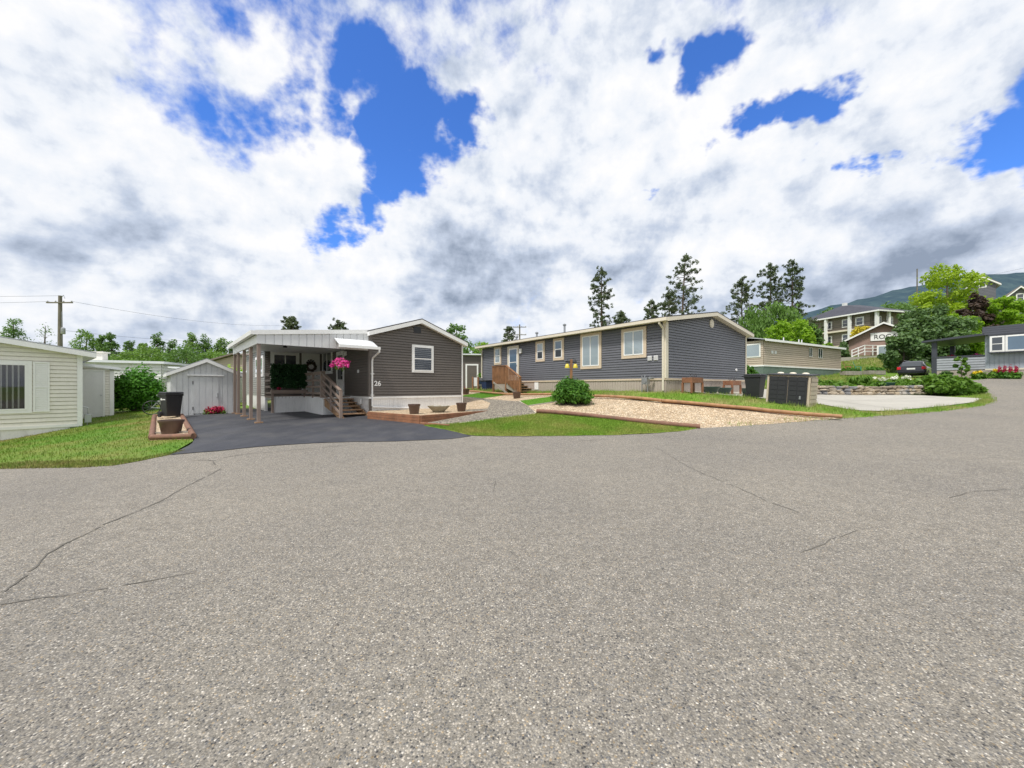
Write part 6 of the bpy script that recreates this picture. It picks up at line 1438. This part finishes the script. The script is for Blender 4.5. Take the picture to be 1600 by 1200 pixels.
for i, ((px, Y, py, w, m_), l) in enumerate(zip(left, lab)):
    sparse = i == 2
    tree(xpx(px,Y), Y, zpx(py,Y), w*Y/600*1.25, m_, l, 'tree', GL, 900 if sparse else 6000, .15, .06, 60, 'deciduous_tree', shape='column' if i not in (3,) else 'round', seed=i)
for i, (px, Y, py, w, l) in enumerate([(235,50,543,84,'low bushy tree behind the vine mound'),(290,50,541,94,'low bushy tree behind the left shed slope'),(345,52,548,84,'low bushy tree behind the bungalow roof'),(150,52,550,64,'low bushy tree behind the small white shed roof'),(200,52,546,74,'low bushy tree above the white mobile home roof')]):
    tree(xpx(px,Y), Y, zpx(py,Y), w*Y/600, 'decid' if i % 2 else 'decid2', l, 'tree', GL, 6000, .16, .05, 50, 'deciduous_tree', seed=i+40)
GM = 'tree tops behind the roofs'
pine(xpx(457,50), 50, zpx(496,50), 2.6, 'pine', 'small pine top above the porch roof', GM, 900, .2, seed=3)
pine(xpx(528,52), 52, zpx(503,52), 2.8, 'pine', 'small pine top left of the charcoal house gable', GM, 900, .2, seed=4)
tree(xpx(712,50), 50, zpx(504,50), 4.6, 'decid', 'round tree top right of the charcoal house ridge', 'tree', GM, 2400, .2, .3, 24, seed=60)
tree(xpx(737,55), 55, zpx(536,55), 6, 'decid2', 'light green tree between the two houses', 'tree', GM, 3000, .2, .05, 26, seed=61)
tree(xpx(752,60), 60, zpx(529,60), 5, 'lime', 'lime green tree top above the slate house left end', 'tree', GM, 2000, .2, .1, 22, seed=62)
tree(xpx(725,46), 46, zpx(556,46), 5.5, 'decid', 'dark green tree low behind the brown shed', 'tree', GM, 2600, .2, .02, 24, seed=63)
pine(xpx(796,75), 75, zpx(511,75), 3.2, 'pine', 'pine beside the double-armed utility pole', GM, 1300, .2, seed=5)
GP = 'pines behind the slate house'
for i, (px, Y, py, w, bare, mt, l, lean, n_) in enumerate([(940,60,420,36,.30,'pine','tall slim pine, leftmost behind the slate roof',0,3400),(971,58,488,26,.3,'pine','short ragged pine beside the leftmost tall pine',0,1000),(1018,58,470,26,.3,'pine','small pointed pine between the two tall ones',0,1300),
        (1066,60,398,50,.32,'pine','tallest leaning pine above the slate roof',1.0,4400),(1048,64,455,30,.3,'pine','lower pine leaning out left of the tallest one',-.3,1200),(1159,62,437,46,.28,'pine','pine left of the dark fir pair',0,2600),(1204,62,416,50,.2,'pine2','broad dark fir, left of the pair above the willow',0,4200),(1238,63,409,42,.2,'pine2','slim dark fir, right of the pair above the willow',0,4000),(1262,70,500,30,.2,'pine','small dark conifer right of the fir pair',0,900)]):
    pine(xpx(px-(lean*300/Y if lean > .5 else 0),Y), Y, zpx(py,Y), w*Y/600, mt, l, GP, n_, bare, seed=i, lean=lean, size=.26)
GR = 'trees on the right bank'
R_T = [(1195,54,472,118,'willow','wide rounded willow behind the tan house roof',9000,.26,'round',.7),(1235,48,499,96,'lime','bright lime tree behind the tan house',6500,.22,'round',0),(1312,85,478,80,'decid','broad green tree left of the apartment house',4200,.34,'round',0),(1266,66,505,44,'decid','green tree right of the lime tree',4200,.24,'round',0),(1293,62,536,28,'lime','narrow lime sapling before the apartment house',1500,.2,'column',0),
       (1318,58,533,22,'olive','small dark cypress beside the brick building',1300,.2,'column',0),(1480,62,412,108,'yelgreen','tall yellow-green locust tree on the bank',9000,.26,'round',0),(1521,45.5,455,52,'purple','dark purple plum tree beside the locust',5000,.26,'round',0),(1447,48,470,60,'yelgreen','yellow-green tree behind the grey-green bank tree',3600,.22,'round',0),
       (1446,42,480,112,'olive','large grey-green tree hiding the brick building',11000,.22,'round',0),(1411,40,517,70,'olive','dark drooping tree left above the parked car',6500,.2,'round',0),(1465,40,520,70,'olive','dense dark tree directly behind the deck post',5500,.2,'round',0),(1566,45,464,84,'lime','bright green tree above the grey house roof',8000,.22,'round',0),(1500,44,490,76,'lime','bright green tree above the covered deck roof',6000,.2,'round',0),
       (1600,50,490,70,'lime','bright green tree at the right picture edge',5000,.22,'round',0),(1347,63,511,44,'yellow_shrub','yellow flowering tree below the balconies',1800,.22,'round',0),(1420,74,480,36,'decid','small tree right of the apartment roof',1200,.28,'round',0)]
M['yellow_shrub'] = leafmat('yellow_blossom_leaves', (.50,.42,.03), (.62,.52,.05), .3)
for i, (px, Y, py, w, m_, l, n_, sz, shp, dr) in enumerate(R_T):
    tree(xpx(px,Y), Y, zpx(py,Y), w*Y/600/ (1+abs(px-800)/600*.12), m_, l, 'tree', GR, n_, sz, .10 if i not in (15,) else .45, 40, 'deciduous_tree', droop=dr, shape=shp, seed=i+100)
for i, px in enumerate((1395,1425,1500,1560,1600,1650)):
    Y = 110; tree(xpx(px,Y), Y, zpx(478-i*3,Y), 14, 'decid', ['','','','','',''][0] or 'distant green tree on the upper slope, %s' % ['leftmost','beside the thin pole','between the gabled houses','right of the white-windowed gable','at the right picture edge','beyond the right picture edge'][i], 'tree', 'distant trees on the slope', 2200, .5, .1, 26, seed=i+200)
